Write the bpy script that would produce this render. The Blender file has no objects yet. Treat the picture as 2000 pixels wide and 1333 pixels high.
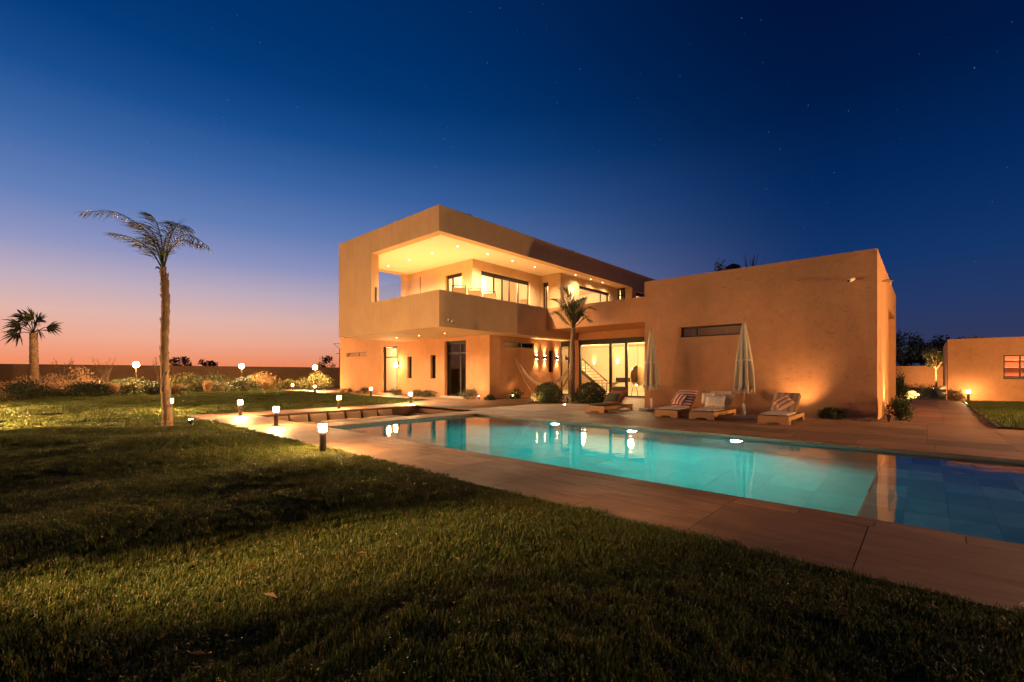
import bpy, math, random
import numpy as np
from mathutils import Vector, Matrix
PI = math.pi
random.seed(7)
rng = np.random.default_rng(7)
S = bpy.context.scene
COL = S.collection

# ------------------------------------------------------------------ camera
YAW = math.radians(42.3)                      # world X and Y run along the house walls
cam_d = bpy.data.cameras.new('camera'); cam = bpy.data.objects.new('camera', cam_d); COL.objects.link(cam)
cam_d.lens = 16.0; cam_d.sensor_width = 36.0; cam_d.clip_start = 0.05; cam_d.clip_end = 3000
cam_d.shift_y = 64.5 / 2000.0
cam.location = (0, 0, 1.25)
cam.rotation_euler = (PI / 2, 0, YAW - PI / 2)
S.camera = cam
RX, RY = math.sin(YAW), -math.cos(YAW)        # direction of the camera's right, used only to lay out windblown fronds

# ------------------------------------------------------------------ world: dusk sky after sunset
W = bpy.data.worlds.new('World'); S.world = W; W.use_nodes = True
nt = W.node_tree; nt.nodes.clear()
def s2l(c):
    return tuple(((v / 255.0) / 12.92 if v / 255.0 <= 0.04045 else ((v / 255.0 + 0.055) / 1.055) ** 2.4) for v in c)
def wn(t, **k):
    n = nt.nodes.new(t)
    for a, b in k.items(): setattr(n, a, b)
    return n
tc = wn('ShaderNodeTexCoord'); nrm = wn('ShaderNodeVectorMath', operation='NORMALIZE')
nt.links.new(tc.outputs['Generated'], nrm.inputs[0])
sep = wn('ShaderNodeSeparateXYZ'); nt.links.new(nrm.outputs[0], sep.inputs[0])
flat = wn('ShaderNodeVectorMath', operation='MULTIPLY'); flat.inputs[1].default_value = (1, 1, 0)
nt.links.new(nrm.outputs[0], flat.inputs[0])
fn = wn('ShaderNodeVectorMath', operation='NORMALIZE'); nt.links.new(flat.outputs[0], fn.inputs[0])
dt = wn('ShaderNodeVectorMath', operation='DOT_PRODUCT'); dt.inputs[1].default_value = (-0.10, 0.995, 0)
nt.links.new(fn.outputs[0], dt.inputs[0])
def ramp(stops):
    r = wn('ShaderNodeValToRGB'); e = r.color_ramp.elements
    e[0].position = stops[0][0]; e[0].color = (*s2l(stops[0][1]), 1)
    e[1].position = stops[-1][0]; e[1].color = (*s2l(stops[-1][1]), 1)
    for p, c in stops[1:-1]:
        q = e.new(p); q.color = (*s2l(c), 1)
    return r
sun_side = ramp([(0.0, (243, 134, 88)), (0.022, (244, 146, 104)), (0.06, (240, 172, 146)), (0.10, (226, 182, 172)), (0.15, (192, 174, 190)),
                 (0.205, (144, 150, 194)), (0.27, (100, 128, 184)), (0.35, (62, 104, 168)), (0.43, (24, 78, 144)), (0.50, (4, 60, 122)), (0.56, (0, 52, 112)), (0.8, (0, 28, 74)), (1.0, (0, 20, 60))])
far_side = ramp([(0.0, (58, 56, 80)), (0.05, (50, 56, 90)), (0.12, (36, 56, 102)), (0.2, (18, 52, 104)), (0.32, (2, 40, 92)), (0.45, (0, 26, 70)), (0.6, (0, 18, 56)), (1.0, (0, 14, 48))])
nt.links.new(sep.outputs['Z'], sun_side.inputs[0]); nt.links.new(sep.outputs['Z'], far_side.inputs[0])
mp = wn('ShaderNodeMapRange'); mp.interpolation_type = 'SMOOTHSTEP'
mp.inputs['From Min'].default_value = 0.0; mp.inputs['From Max'].default_value = 1.05
nt.links.new(dt.outputs['Value'], mp.inputs['Value'])
mx = wn('ShaderNodeMix', data_type='RGBA')
nt.links.new(mp.outputs[0], mx.inputs[0]); nt.links.new(far_side.outputs[0], mx.inputs[6]); nt.links.new(sun_side.outputs[0], mx.inputs[7])
# faint stars
vor = wn('ShaderNodeTexVoronoi'); vor.inputs['Scale'].default_value = 62.0
nt.links.new(nrm.outputs[0], vor.inputs['Vector'])
st = wn('ShaderNodeMapRange'); st.inputs['From Min'].default_value = 0.055; st.inputs['From Max'].default_value = 0.015
nt.links.new(vor.outputs['Distance'], st.inputs['Value'])
sc_ = wn('ShaderNodeSeparateColor'); nt.links.new(vor.outputs['Color'], sc_.inputs[0])
pw = wn('ShaderNodeMath', operation='POWER'); pw.inputs[1].default_value = 3.5; nt.links.new(sc_.outputs[0], pw.inputs[0])
sm = wn('ShaderNodeMath', operation='MULTIPLY'); nt.links.new(st.outputs[0], sm.inputs[0]); nt.links.new(pw.outputs[0], sm.inputs[1])
el = wn('ShaderNodeMapRange'); el.inputs['From Min'].default_value = 0.08; el.inputs['From Max'].default_value = 0.4; el.inputs['To Max'].default_value = 0.22
nt.links.new(sep.outputs['Z'], el.inputs['Value'])
sm2 = wn('ShaderNodeMath', operation='MULTIPLY'); nt.links.new(sm.outputs[0], sm2.inputs[0]); nt.links.new(el.outputs[0], sm2.inputs[1])
ad = wn('ShaderNodeMix', data_type='RGBA', blend_type='ADD'); ad.inputs[0].default_value = 1.0
nt.links.new(mx.outputs[2], ad.inputs[6]); nt.links.new(sm2.outputs[0], ad.inputs[7])
bg = wn('ShaderNodeBackground'); bg.inputs['Strength'].default_value = 1.0
nt.links.new(ad.outputs[2], bg.inputs['Color'])
out = wn('ShaderNodeOutputWorld'); nt.links.new(bg.outputs[0], out.inputs[0])

# ------------------------------------------------------------------ exposure and render settings
S.view_settings.view_transform = 'Standard'; S.view_settings.look = 'None'
S.view_settings.exposure = 0.0; S.view_settings.gamma = 1.0; S.view_settings.use_curve_mapping = False
S.render.engine = 'CYCLES'
cy = S.cycles
cy.use_denoising = True; cy.denoiser = 'OPENIMAGEDENOISE'
cy.max_bounces = 7; cy.diffuse_bounces = 4; cy.glossy_bounces = 4; cy.transmission_bounces = 6; cy.transparent_max_bounces = 10
cy.sample_clamp_indirect = 4.0; cy.sample_clamp_direct = 0.0; cy.blur_glossy = 0.6
cy.caustics_reflective = False; cy.caustics_refractive = True
cy.use_adaptive_sampling = False
WARM = (1.0, 0.47, 0.15); WARM2 = (1.0, 0.53, 0.20)

# ------------------------------------------------------------------ materials
MATS = {}
class NT:
    def __init__(s, name):
        s.m = bpy.data.materials.new(name); s.m.use_nodes = True; s.t = s.m.node_tree; s.t.nodes.clear()
        s.out = s.t.nodes.new('ShaderNodeOutputMaterial'); MATS[name] = s.m
    def n(s, t, ins=None, **k):
        n = s.t.nodes.new(t)
        for a, b in k.items(): setattr(n, a, b)
        for a, b in (ins or {}).items():
            if isinstance(b, bpy.types.NodeSocket): s.t.links.new(b, n.inputs[a])
            else: n.inputs[a].default_value = b
        return n
    def l(s, a, b): s.t.links.new(a, b)
    def surf(s, sh): s.l(sh, s.out.inputs['Surface'])
def c4(c): return (c[0], c[1], c[2], 1.0)
def mixc(t, fac, a, b, blend='MIX'):
    n = t.n('ShaderNodeMix', data_type='RGBA', blend_type=blend)
    for i, v in ((0, fac), (6, a), (7, b)):
        if isinstance(v, bpy.types.NodeSocket): t.l(v, n.inputs[i])
        else: n.inputs[i].default_value = v if i == 0 else c4(v)
    return n.outputs[2]
def noise(t, vec, scale, detail=4, rough=0.55, dist=0.0):
    n = t.n('ShaderNodeTexNoise', {'Scale': scale, 'Detail': detail, 'Roughness': rough, 'Distortion': dist})
    if vec is not None: t.l(vec, n.inputs['Vector'])
    return n.outputs['Fac']
def mrange(t, v, a, b, c=0.0, d=1.0):
    n = t.n('ShaderNodeMapRange', {'Value': v, 'From Min': a, 'From Max': b, 'To Min': c, 'To Max': d}); return n.outputs[0]
def coord(t, scale=(1, 1, 1), kind='Object'):
    tcn = t.n('ShaderNodeTexCoord'); m = t.n('ShaderNodeMapping'); m.inputs['Scale'].default_value = scale
    t.l(tcn.outputs[kind], m.inputs['Vector']); return m.outputs[0]
def bump(t, h, strength, dist=0.02, prev=None):
    n = t.n('ShaderNodeBump', {'Height': h, 'Strength': strength, 'Distance': dist})
    if prev is not None: t.l(prev, n.inputs['Normal'])
    return n.outputs[0]
def simple(name, col, rough=0.6, metal=0.0, var=0.12, nscale=6.0, bstr=0.15, bscale=60.0, spec=0.4, stretch=(1, 1, 1)):
    t = NT(name); v = coord(t, stretch)
    nz = noise(t, v, nscale, 5)
    oi = t.n('ShaderNodeObjectInfo')
    c = mixc(t, nz, tuple(x * (1 - var) for x in col), tuple(min(1, x * (1 + var)) for x in col))
    hv = t.n('ShaderNodeHueSaturation', {'Color': c, 'Value': mrange(t, oi.outputs['Random'], 0, 1, 1 - var * 0.6, 1 + var * 0.6)})
    b = bump(t, noise(t, v, bscale, 3), bstr, 0.01)
    p = t.n('ShaderNodeBsdfPrincipled', {'Base Color': hv.outputs[0], 'Roughness': rough, 'Metallic': metal, 'Normal': b, 'Specular IOR Level': spec})
    t.surf(p.outputs[0]); return t.m
def stucco(name, col, pit=0.5, var=0.16, blotch=0.35):
    t = NT(name); v = coord(t)
    big = noise(t, v, 0.55, 4, 0.6); mid = noise(t, v, 2.6, 5, 0.6, 0.6); fine = noise(t, v, 38, 4, 0.6)
    vs = coord(t, (2.2, 2.2, 0.22)); streak = noise(t, vs, 2.0, 4, 0.6)
    c = mixc(t, mrange(t, big, 0.3, 0.7), tuple(x * (1 - blotch * 0.4) for x in col), tuple(min(1, x * (1 + blotch * 0.25)) for x in col))
    c = mixc(t, mrange(t, mid, 0.35, 0.7, 0, var * 2), c, tuple(x * 0.7 for x in col))
    c = mixc(t, mrange(t, streak, 0.52, 0.78, 0, 0.28), c, tuple(x * 0.62 for x in col))
    # small trowel pits and cracks, wider than tall
    vp = coord(t, (1.0, 1.0, 2.4)); pn = noise(t, vp, 7.5, 5, 0.62, 1.6)
    pits = mrange(t, pn, 0.61, 0.68)
    c = mixc(t, mrange(t, pits, 0, 1, 0, 0.45 * pit), c, tuple(x * 0.45 for x in col))
    b = bump(t, mid, 0.35, 0.05)
    b = bump(t, fine, 0.3, 0.008, b)
    b = bump(t, mrange(t, pits, 0, 1, 1, 0), 0.75 * pit, 0.02, b)
    p = t.n('ShaderNodeBsdfPrincipled', {'Base Color': c, 'Roughness': 0.85, 'Normal': b, 'Specular IOR Level': 0.2})
    t.surf(p.outputs[0]); return t.m
def emit(name, col, strength):
    t = NT(name); e = t.n('ShaderNodeEmission', {'Color': c4(col), 'Strength': strength}); t.surf(e.outputs[0]); return t.m
def leafmat(name, a, b, c=None, trans=0.25, rough=0.55, tip=0.12):
    t = NT(name); g = t.n('ShaderNodeNewGeometry'); r = g.outputs['Random Per Island']
    col = mixc(t, r, a, b)
    if c is not None: col = mixc(t, mrange(t, r, 1 - tip - 0.05, 1 - tip), col, c)
    pb = t.n('ShaderNodeBsdfPrincipled', {'Base Color': col, 'Roughness': rough, 'Specular IOR Level': 0.3})
    tr = t.n('ShaderNodeBsdfTranslucent', {'Color': col})
    m = t.n('ShaderNodeMixShader', {0: trans}); t.l(pb.outputs[0], m.inputs[1]); t.l(tr.outputs[0], m.inputs[2])
    t.surf(m.outputs[0]); return t.m

stucco('sand_plaster', (0.57, 0.39, 0.215), 0.10, 0.10, 0.25)
stucco('warm_plaster', (0.52, 0.26, 0.125), 0.4, 0.2, 0.4)
stucco('earth_plaster', (0.46, 0.23, 0.11), 0.9, 0.22, 0.4)
stucco('pale_plaster', (0.72, 0.58, 0.42), 0.0, 0.05, 0.1)
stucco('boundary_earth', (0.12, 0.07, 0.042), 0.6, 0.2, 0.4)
simple('white_paint', (0.80, 0.70, 0.55), 0.7, 0, 0.04, 3, 0.1)
simple('black_metal', (0.018, 0.017, 0.016), 0.42, 0.3, 0.1)
simple('dark_bronze', (0.05, 0.035, 0.025), 0.45, 0.5, 0.1)
simple('grey_metal', (0.35, 0.34, 0.32), 0.35, 0.9, 0.1)
simple('teak', (0.38, 0.20, 0.085), 0.55, 0, 0.28, 5, 0.3, 40, 0.3, (1, 6, 6))
simple('wood_pole', (0.42, 0.24, 0.11), 0.6, 0, 0.2, 8, 0.2, 40, 0.3, (6, 6, 1))
simple('cream_fabric', (0.62, 0.52, 0.40), 0.9, 0, 0.08, 20, 0.4, 300, 0.1)
simple('canvas_fabric', (0.50, 0.40, 0.27), 0.95, 0, 0.14, 9, 0.4, 200, 0.1)
simple('taupe_fabric', (0.40, 0.28, 0.18), 0.9, 0, 0.1, 20, 0.4, 300, 0.1)
simple('olive_fabric', (0.085, 0.085, 0.055), 0.9, 0, 0.1, 20, 0.4, 300, 0.1)
simple('rust_fabric', (0.33, 0.12, 0.06), 0.9, 0, 0.1, 20, 0.4, 300, 0.1)
simple('concrete', (0.42, 0.36, 0.29), 0.8, 0, 0.12, 9, 0.4, 80, 0.2)
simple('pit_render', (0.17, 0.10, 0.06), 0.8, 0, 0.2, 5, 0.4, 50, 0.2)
simple('interior_floor', (0.55, 0.44, 0.32), 0.3, 0, 0.06, 2, 0.05)
simple('bark', (0.26, 0.17, 0.10), 0.9, 0, 0.35, 9, 0.8, 30, 0.1, (1, 1, 0.6))
simple('dark_bark', (0.07, 0.045, 0.03), 0.9, 0, 0.3, 9, 0.8, 30, 0.1)
simple('soil', (0.07, 0.045, 0.028), 0.95, 0, 0.3, 4, 0.8, 30, 0.1)
simple('gravel_stone', (0.36, 0.28, 0.21), 0.85, 0, 0.3, 30, 0.4, 60, 0.2)
simple('wicker', (0.50, 0.36, 0.2), 0.75, 0, 0.2, 60, 0.6, 120, 0.2)
t = NT('grass_blades'); g = t.n('ShaderNodeNewGeometry'); r = g.outputs['Random Per Island']
col = mixc(t, r, (0.040, 0.074, 0.011), (0.088, 0.116, 0.019))
col = mixc(t, mrange(t, r, 0.88, 0.92), col, (0.26, 0.19, 0.06))
col = mixc(t, mrange(t, noise(t, g.outputs['Position'], 1.1, 5, 0.6), 0.46, 0.7, 0, 0.6), col, (0.115, 0.10, 0.022))
col = mixc(t, mrange(t, noise(t, g.outputs['Position'], 0.37, 4, 0.6), 0.45, 0.68, 0, 0.55), col, (0.030, 0.050, 0.010))
pb = t.n('ShaderNodeBsdfPrincipled', {'Base Color': col, 'Roughness': 0.5, 'Specular IOR Level': 0.3}); tr = t.n('ShaderNodeBsdfTranslucent', {'Color': col})
m = t.n('ShaderNodeMixShader', {0: 0.3}); t.l(pb.outputs[0], m.inputs[1]); t.l(tr.outputs[0], m.inputs[2]); t.surf(m.outputs[0])
leafmat('shrub_leaves', (0.022, 0.040, 0.010), (0.050, 0.066, 0.018), (0.10, 0.10, 0.03), 0.2, 0.6, 0.1)
leafmat('silver_leaves', (0.09, 0.10, 0.055), (0.17, 0.165, 0.09), None, 0.2)
leafmat('olive_leaves', (0.04, 0.055, 0.018), (0.09, 0.095, 0.03), (0.22, 0.16, 0.06), 0.25, 0.6, 0.15)
leafmat('dark_leaves', (0.012, 0.02, 0.008), (0.03, 0.04, 0.014), None, 0.1)
leafmat('dry_leaves', (0.15, 0.085, 0.04), (0.24, 0.15, 0.07), (0.10, 0.08, 0.03), 0.3)
leafmat('pink_grass', (0.32, 0.18, 0.10), (0.42, 0.26, 0.15), (0.20, 0.15, 0.06), 0.35)
leafmat('palm_leaves', (0.055, 0.070, 0.020), (0.11, 0.12, 0.032), (0.22, 0.18, 0.06), 0.25, 0.45, 0.08)
leafmat('petals', (0.65, 0.22, 0.09), (0.75, 0.5, 0.3), None, 0.3)
leafmat('pale_petals', (0.7, 0.62, 0.35), (0.8, 0.72, 0.5), None, 0.3)

# lawn base
t = NT('lawn_soil'); v = coord(t)
c = mixc(t, mrange(t, noise(t, v, 1.3, 6), 0.3, 0.7), (0.030, 0.040, 0.008), (0.065, 0.070, 0.014))
c = mixc(t, mrange(t, noise(t, v, 9, 5), 0.45, 0.75, 0, 0.7), c, (0.09, 0.085, 0.025))
p = t.n('ShaderNodeBsdfPrincipled', {'Base Color': c, 'Roughness': 0.95, 'Specular IOR Level': 0.1, 'Normal': bump(t, noise(t, v, 45, 4), 1.0, 0.05)})
t.surf(p.outputs[0])
# field earth
t = NT('field_earth'); v = coord(t)
c = mixc(t, mrange(t, noise(t, v, 0.08, 6), 0.3, 0.7), (0.055, 0.036, 0.02), (0.11, 0.07, 0.04))
p = t.n('ShaderNodeBsdfPrincipled', {'Base Color': c, 'Roughness': 0.95, 'Normal': bump(t, noise(t, v, 3, 6), 0.8, 0.1)})
t.surf(p.outputs[0])
# terrace stone: brushed grain along Y, differs slab by slab
def stone(name, col, rough):
    t = NT(name); oi = t.n('ShaderNodeObjectInfo')
    tcn = t.n('ShaderNodeTexCoord'); av = t.n('ShaderNodeVectorMath', operation='SCALE'); 
    t.l(oi.outputs['Location'], av.inputs[0]); av.inputs['Scale'].default_value = 1.37
    ad_ = t.n('ShaderNodeVectorMath', operation='ADD'); t.l(tcn.outputs['Object'], ad_.inputs[0]); t.l(av.outputs[0], ad_.inputs[1])
    m = t.n('ShaderNodeMapping'); m.inputs['Scale'].default_value = (5.0, 0.9, 1); t.l(ad_.outputs[0], m.inputs['Vector'])
    g = noise(t, m.outputs[0], 1.6, 6, 0.62, 0.5)
    pos = t.n('ShaderNodeNewGeometry').outputs['Position']
    st = noise(t, pos, 0.9, 5, 0.6); fine = noise(t, pos, 70, 3)
    c = mixc(t, mrange(t, g, 0.3, 0.7), tuple(x * 0.58 for x in col), tuple(x * 1.22 for x in col))
    c = mixc(t, mrange(t, st, 0.40, 0.70, 0, 0.65), c, tuple(x * 0.5 for x in col))
    h = t.n('ShaderNodeHueSaturation', {'Color': c, 'Value': mrange(t, oi.outputs['Random'], 0, 1, 0.74, 1.2)})
    b = bump(t, g, 0.2, 0.01); b = bump(t, fine, 0.12, 0.004, b)
    p = t.n('ShaderNodeBsdfPrincipled', {'Base Color': h.outputs[0], 'Roughness': mrange(t, st, 0.3, 0.7, rough - 0.06, rough + 0.12), 'Normal': b, 'Specular IOR Level': 0.3})
    t.surf(p.outputs[0])
stone('terrace_stone', (0.30, 0.16, 0.082), 0.56)
stone('dark_terrace_stone', (0.21, 0.115, 0.06), 0.56)
simple('joint_mortar', (0.09, 0.06, 0.04), 0.9, 0, 0.2)
# pool stone
def poolstone(name, lo, hi):
    t = NT(name); oi = t.n('ShaderNodeObjectInfo'); pos = t.n('ShaderNodeNewGeometry').outputs['Position']
    c = mixc(t, mrange(t, oi.outputs['Random'], 0, 1), lo, hi)
    c = mixc(t, mrange(t, noise(t, pos, 3.5, 5), 0.4, 0.75, 0, 0.45), c, tuple(x * 0.6 for x in lo))
    p = t.n('ShaderNodeBsdfPrincipled', {'Base Color': c, 'Roughness': 0.6}); t.surf(p.outputs[0])
poolstone('pool_stone', (0.07, 0.27, 0.26), (0.17, 0.44, 0.41)); poolstone('pool_wall_stone', (0.10, 0.15, 0.15), (0.12, 0.17, 0.17))
poolstone('shelf_stone', (0.10, 0.12, 0.12), (0.46, 0.48, 0.44))
# water
t = NT('pool_water'); pos = t.n('ShaderNodeNewGeometry').outputs['Position']
b = bump(t, noise(t, pos, 2.2, 3, 0.5, 0.4), 0.055, 0.05); b = bump(t, noise(t, pos, 9.0, 3, 0.5, 0.6), 0.02, 0.02, b)
g = t.n('ShaderNodeBsdfGlass', {'IOR': 1.33, 'Roughness': 0.015, 'Normal': b, 'Color': (1, 1, 1, 1)})
va = t.n('ShaderNodeVolumeAbsorption', {'Color': (0.02, 0.84, 0.81, 1), 'Density': 0.55})
vs_ = t.n('ShaderNodeVolumeScatter', {'Color': (0.45, 1.0, 0.97, 1), 'Density': 0.07, 'Anisotropy': 0.3}); av_ = t.n('ShaderNodeAddShader'); t.l(va.outputs[0], av_.inputs[0]); t.l(vs_.outputs[0], av_.inputs[1])
t.surf(g.outputs[0]); t.l(av_.outputs[0], t.out.inputs['Volume'])
# window glass: mostly clear, mirror-like at grazing angles
t = NT('window_glass'); tr = t.n('ShaderNodeBsdfTransparent', {'Color': (0.93, 0.94, 0.92, 1)}); gl = t.n('ShaderNodeBsdfGlossy', {'Roughness': 0.02, 'Color': (1, 1, 1, 1)})
fr = t.n('ShaderNodeFresnel', {'IOR': 1.5}); m = t.n('ShaderNodeMixShader'); t.l(fr.outputs[0], m.inputs[0]); t.l(tr.outputs[0], m.inputs[1]); t.l(gl.outputs[0], m.inputs[2]); t.surf(m.outputs[0])
t = NT('tinted_glass'); tr = t.n('ShaderNodeBsdfTransparent', {'Color': (0.30, 0.30, 0.30, 1)}); gl = t.n('ShaderNodeBsdfGlossy', {'Roughness': 0.03, 'Color': (1, 1, 1, 1)})
fr = t.n('ShaderNodeFresnel', {'IOR': 1.6}); m = t.n('ShaderNodeMixShader'); t.l(fr.outputs[0], m.inputs[0]); t.l(tr.outputs[0], m.inputs[1]); t.l(gl.outputs[0], m.inputs[2]); t.surf(m.outputs[0])
# striped cloth, stripes in the cloth's own axes
def stripes(name, a, b, axis, scale, phase=0.0):
    t = NT(name); tcn = t.n('ShaderNodeTexCoord'); sp = t.n('ShaderNodeSeparateXYZ'); t.l(tcn.outputs['Object'], sp.inputs[0])
    f = t.n('ShaderNodeMath', {0: sp.outputs[axis], 1: scale}, operation='MULTIPLY')
    ph = t.n('ShaderNodeMath', {0: f.outputs[0], 1: phase}, operation='ADD')
    fr_ = t.n('ShaderNodeMath', {0: ph.outputs[0]}, operation='FRACT')
    k = mrange(t, fr_.outputs[0], 0.49, 0.51)
    v = coord(t); c = mixc(t, k, a, b); c = mixc(t, mrange(t, noise(t, v, 30, 3), 0.4, 0.8, 0, 0.25), c, tuple(x * 0.6 for x in a))
    p = t.n('ShaderNodeBsdfPrincipled', {'Base Color': c, 'Roughness': 0.9, 'Specular IOR Level': 0.1, 'Normal': bump(t, noise(t, v, 250, 2), 0.4, 0.004)}); t.surf(p.outputs[0])
stripes('red_stripe_towel', (0.36, 0.05, 0.03), (0.66, 0.56, 0.44), 'X', 8.2)
stripes('red_stripe_cushion', (0.36, 0.06, 0.03), (0.68, 0.58, 0.46), 'X', 9.0)
stripes('tan_stripe_towel', (0.42, 0.25, 0.13), (0.60, 0.47, 0.33), 'Y', 6.5)
stripes('orange_stripe_cushion', (0.48, 0.16, 0.06), (0.66, 0.52, 0.38), 'X', 8.0)
t = NT('patterned_fabric'); v = coord(t); k = mrange(t, noise(t, v, 22, 2, 0.5, 1.0), 0.56, 0.6)
c = mixc(t, k, (0.60, 0.48, 0.36), (0.18, 0.10, 0.06)); p = t.n('ShaderNodeBsdfPrincipled', {'Base Color': c, 'Roughness': 0.9}); t.surf(p.outputs[0])
E_BOLLARD = emit('bollard_glow', WARM2, 1750.0)
E_POST = emit('post_lamp_glow', WARM2, 3300.0)
emit('lantern_glow', WARM2, 420.0)
E_DOWN = emit('downlight_glow', (1.0, 0.78, 0.48), 30.0)
E_SPOT = emit('spot_glow', (1.0, 0.75, 0.42), 90.0)
E_POOL = emit('pool_lamp_glow', (0.85, 1.0, 1.0), 60.0)
emit('screen_glow', (1.0, 0.25, 0.12), 1.2)

# ------------------------------------------------------------------ mesh helpers
ORG = {}
class MB:
    def __init__(s): s.v = []; s.f = []
    def add(s, vs, fs):
        o = len(s.v); s.v.extend([tuple(map(float, q)) for q in vs]); s.f.extend([tuple(i + o for i in q) for q in fs]); return s
    def box(s, x0, x1, y0, y1, z0, z1):
        x0, x1 = min(x0, x1), max(x0, x1); y0, y1 = min(y0, y1), max(y0, y1); z0, z1 = min(z0, z1), max(z0, z1)
        return s.add([(x0, y0, z0), (x1, y0, z0), (x1, y1, z0), (x0, y1, z0), (x0, y0, z1), (x1, y0, z1), (x1, y1, z1), (x0, y1, z1)],
                     [(0, 3, 2, 1), (4, 5, 6, 7), (0, 1, 5, 4), (1, 2, 6, 5), (2, 3, 7, 6), (3, 0, 4, 7)])
    def quad(s, a, b, c, d): return s.add([a, b, c, d], [(0, 1, 2, 3)])
    def tube(s, pts, rad, n=8, cap=True, ell=1.0):
        pts = [Vector(q) for q in pts]; rad = rad if hasattr(rad, '__len__') else [rad] * len(pts)
        vs, fs = [], []; up = Vector((0, 0, 1)); prev = None
        for i, q in enumerate(pts):
            d = (pts[min(i + 1, len(pts) - 1)] - pts[max(i - 1, 0)]).normalized()
            if prev is None:
                a = d.cross(up) if abs(d.z) < 0.95 else d.cross(Vector((1, 0, 0)))
            else: a = prev - d * prev.dot(d)
            a.normalize(); prev = a; b = d.cross(a)
            for k in range(n):
                an = 2 * PI * k / n; vs.append(q + a * math.cos(an) * rad[i] + b * math.sin(an) * rad[i] * ell)
        for i in range(len(pts) - 1):
            for k in range(n):
                k2 = (k + 1) % n; fs.append((i * n + k, i * n + k2, (i + 1) * n + k2, (i + 1) * n + k))
        if cap: fs.append(tuple(range(n - 1, -1, -1))); fs.append(tuple((len(pts) - 1) * n + k for k in range(n)))
        return s.add(vs, fs)
    def lathe(s, prof, n=20, cx=0, cy=0, wob=None):
        vs, fs = [], []
        for j, (r, z) in enumerate(prof):
            for k in range(n):
                a = 2 * PI * k / n; rr = r * (1 if wob is None else wob(a, j)); vs.append((cx + rr * math.cos(a), cy + rr * math.sin(a), z))
        for j in range(len(prof) - 1):
            for k in range(n):
                k2 = (k + 1) % n; fs.append((j * n + k, j * n + k2, (j + 1) * n + k2, (j + 1) * n + k))
        fs.append(tuple(range(n - 1, -1, -1))); fs.append(tuple((len(prof) - 1) * n + k for k in range(n)))
        return s.add(vs, fs)
    def mesh(s, name, off=(0, 0, 0)):
        me = bpy.data.meshes.new(name)
        me.from_pydata([(a - off[0], b - off[1], c - off[2]) for a, b, c in s.v], [], s.f); me.update(); return me
    def build(s, name, mat, parent=None, smooth=False, bevel=0.0, sub=0):
        off = ORG.get(parent.name, (0, 0, 0)) if parent else (0, 0, 0)
        me = s.mesh(name, off); me.materials.append(MATS[mat])
        if smooth: me.polygons.foreach_set('use_smooth', [True] * len(me.polygons))
        o = bpy.data.objects.new(name, me); COL.objects.link(o); o.parent = parent
        ORG[o.name] = off
        if bevel: md = o.modifiers.new('bevel', 'BEVEL'); md.width = bevel; md.segments = 2; md.limit_method = 'ANGLE'; md.angle_limit = 0.6
        if sub: md = o.modifiers.new('sub', 'SUBSURF'); md.levels = sub; md.render_levels = sub
        return o
def box(name, mat, parent, *a, **k): return MB().box(*a).build(name, mat, parent, **k)
def tag(o, label, cat, group=None):
    o['label'] = label; o['category'] = cat
    if group: o['group'] = group
    return o
def struct(o): o['kind'] = 'structure'; return o
def stuff(o, label=None, cat=None):
    o['kind'] = 'stuff'
    if label: o['label'] = label
    if cat: o['category'] = cat
    return o
def thing(name, label, cat, loc=(0, 0, 0), rz=0.0, group=None, local=False):
    o = bpy.data.objects.new(name, None); COL.objects.link(o); o.empty_display_size = 0.2
    o.location = loc; o.rotation_euler = (0, 0, rz); tag(o, label, cat, group)
    ORG[o.name] = (0, 0, 0) if local else tuple(loc); return o
def dup(root, loc, rz=None, label=None, group=None, scale=None):
    def cp(o, par):
        c = o.copy(); COL.objects.link(c); c.parent = par; ORG[c.name] = (0, 0, 0)
        for ch in o.children: cp(ch, c)
        return c
    r = cp(root, None); r.location = loc
    if rz is not None: r.rotation_euler = (0, 0, rz)
    if label: r['label'] = label
    if group: r['group'] = group
    if scale: r.scale = scale
    return r
def lamp(kind, name, loc, power, color=WARM, parent=None, target=None, size=0.05, angle=90, blend=0.6):
    d = bpy.data.lights.new(name, kind); d.energy = power; d.color = color
    if kind == 'SPOT': d.spot_size = math.radians(angle); d.spot_blend = blend; d.shadow_soft_size = size
    elif kind == 'POINT': d.shadow_soft_size = size
    o = bpy.data.objects.new(name, d); COL.objects.link(o)
    off = ORG.get(parent.name, (0, 0, 0)) if parent else (0, 0, 0)
    o.location = (loc[0] - off[0], loc[1] - off[1], loc[2] - off[2]); o.parent = parent
    if target is not None:
        dv = Vector(target) - Vector(loc); o.rotation_euler = dv.to_track_quat('-Z', 'Y').to_euler()
    return o
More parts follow.
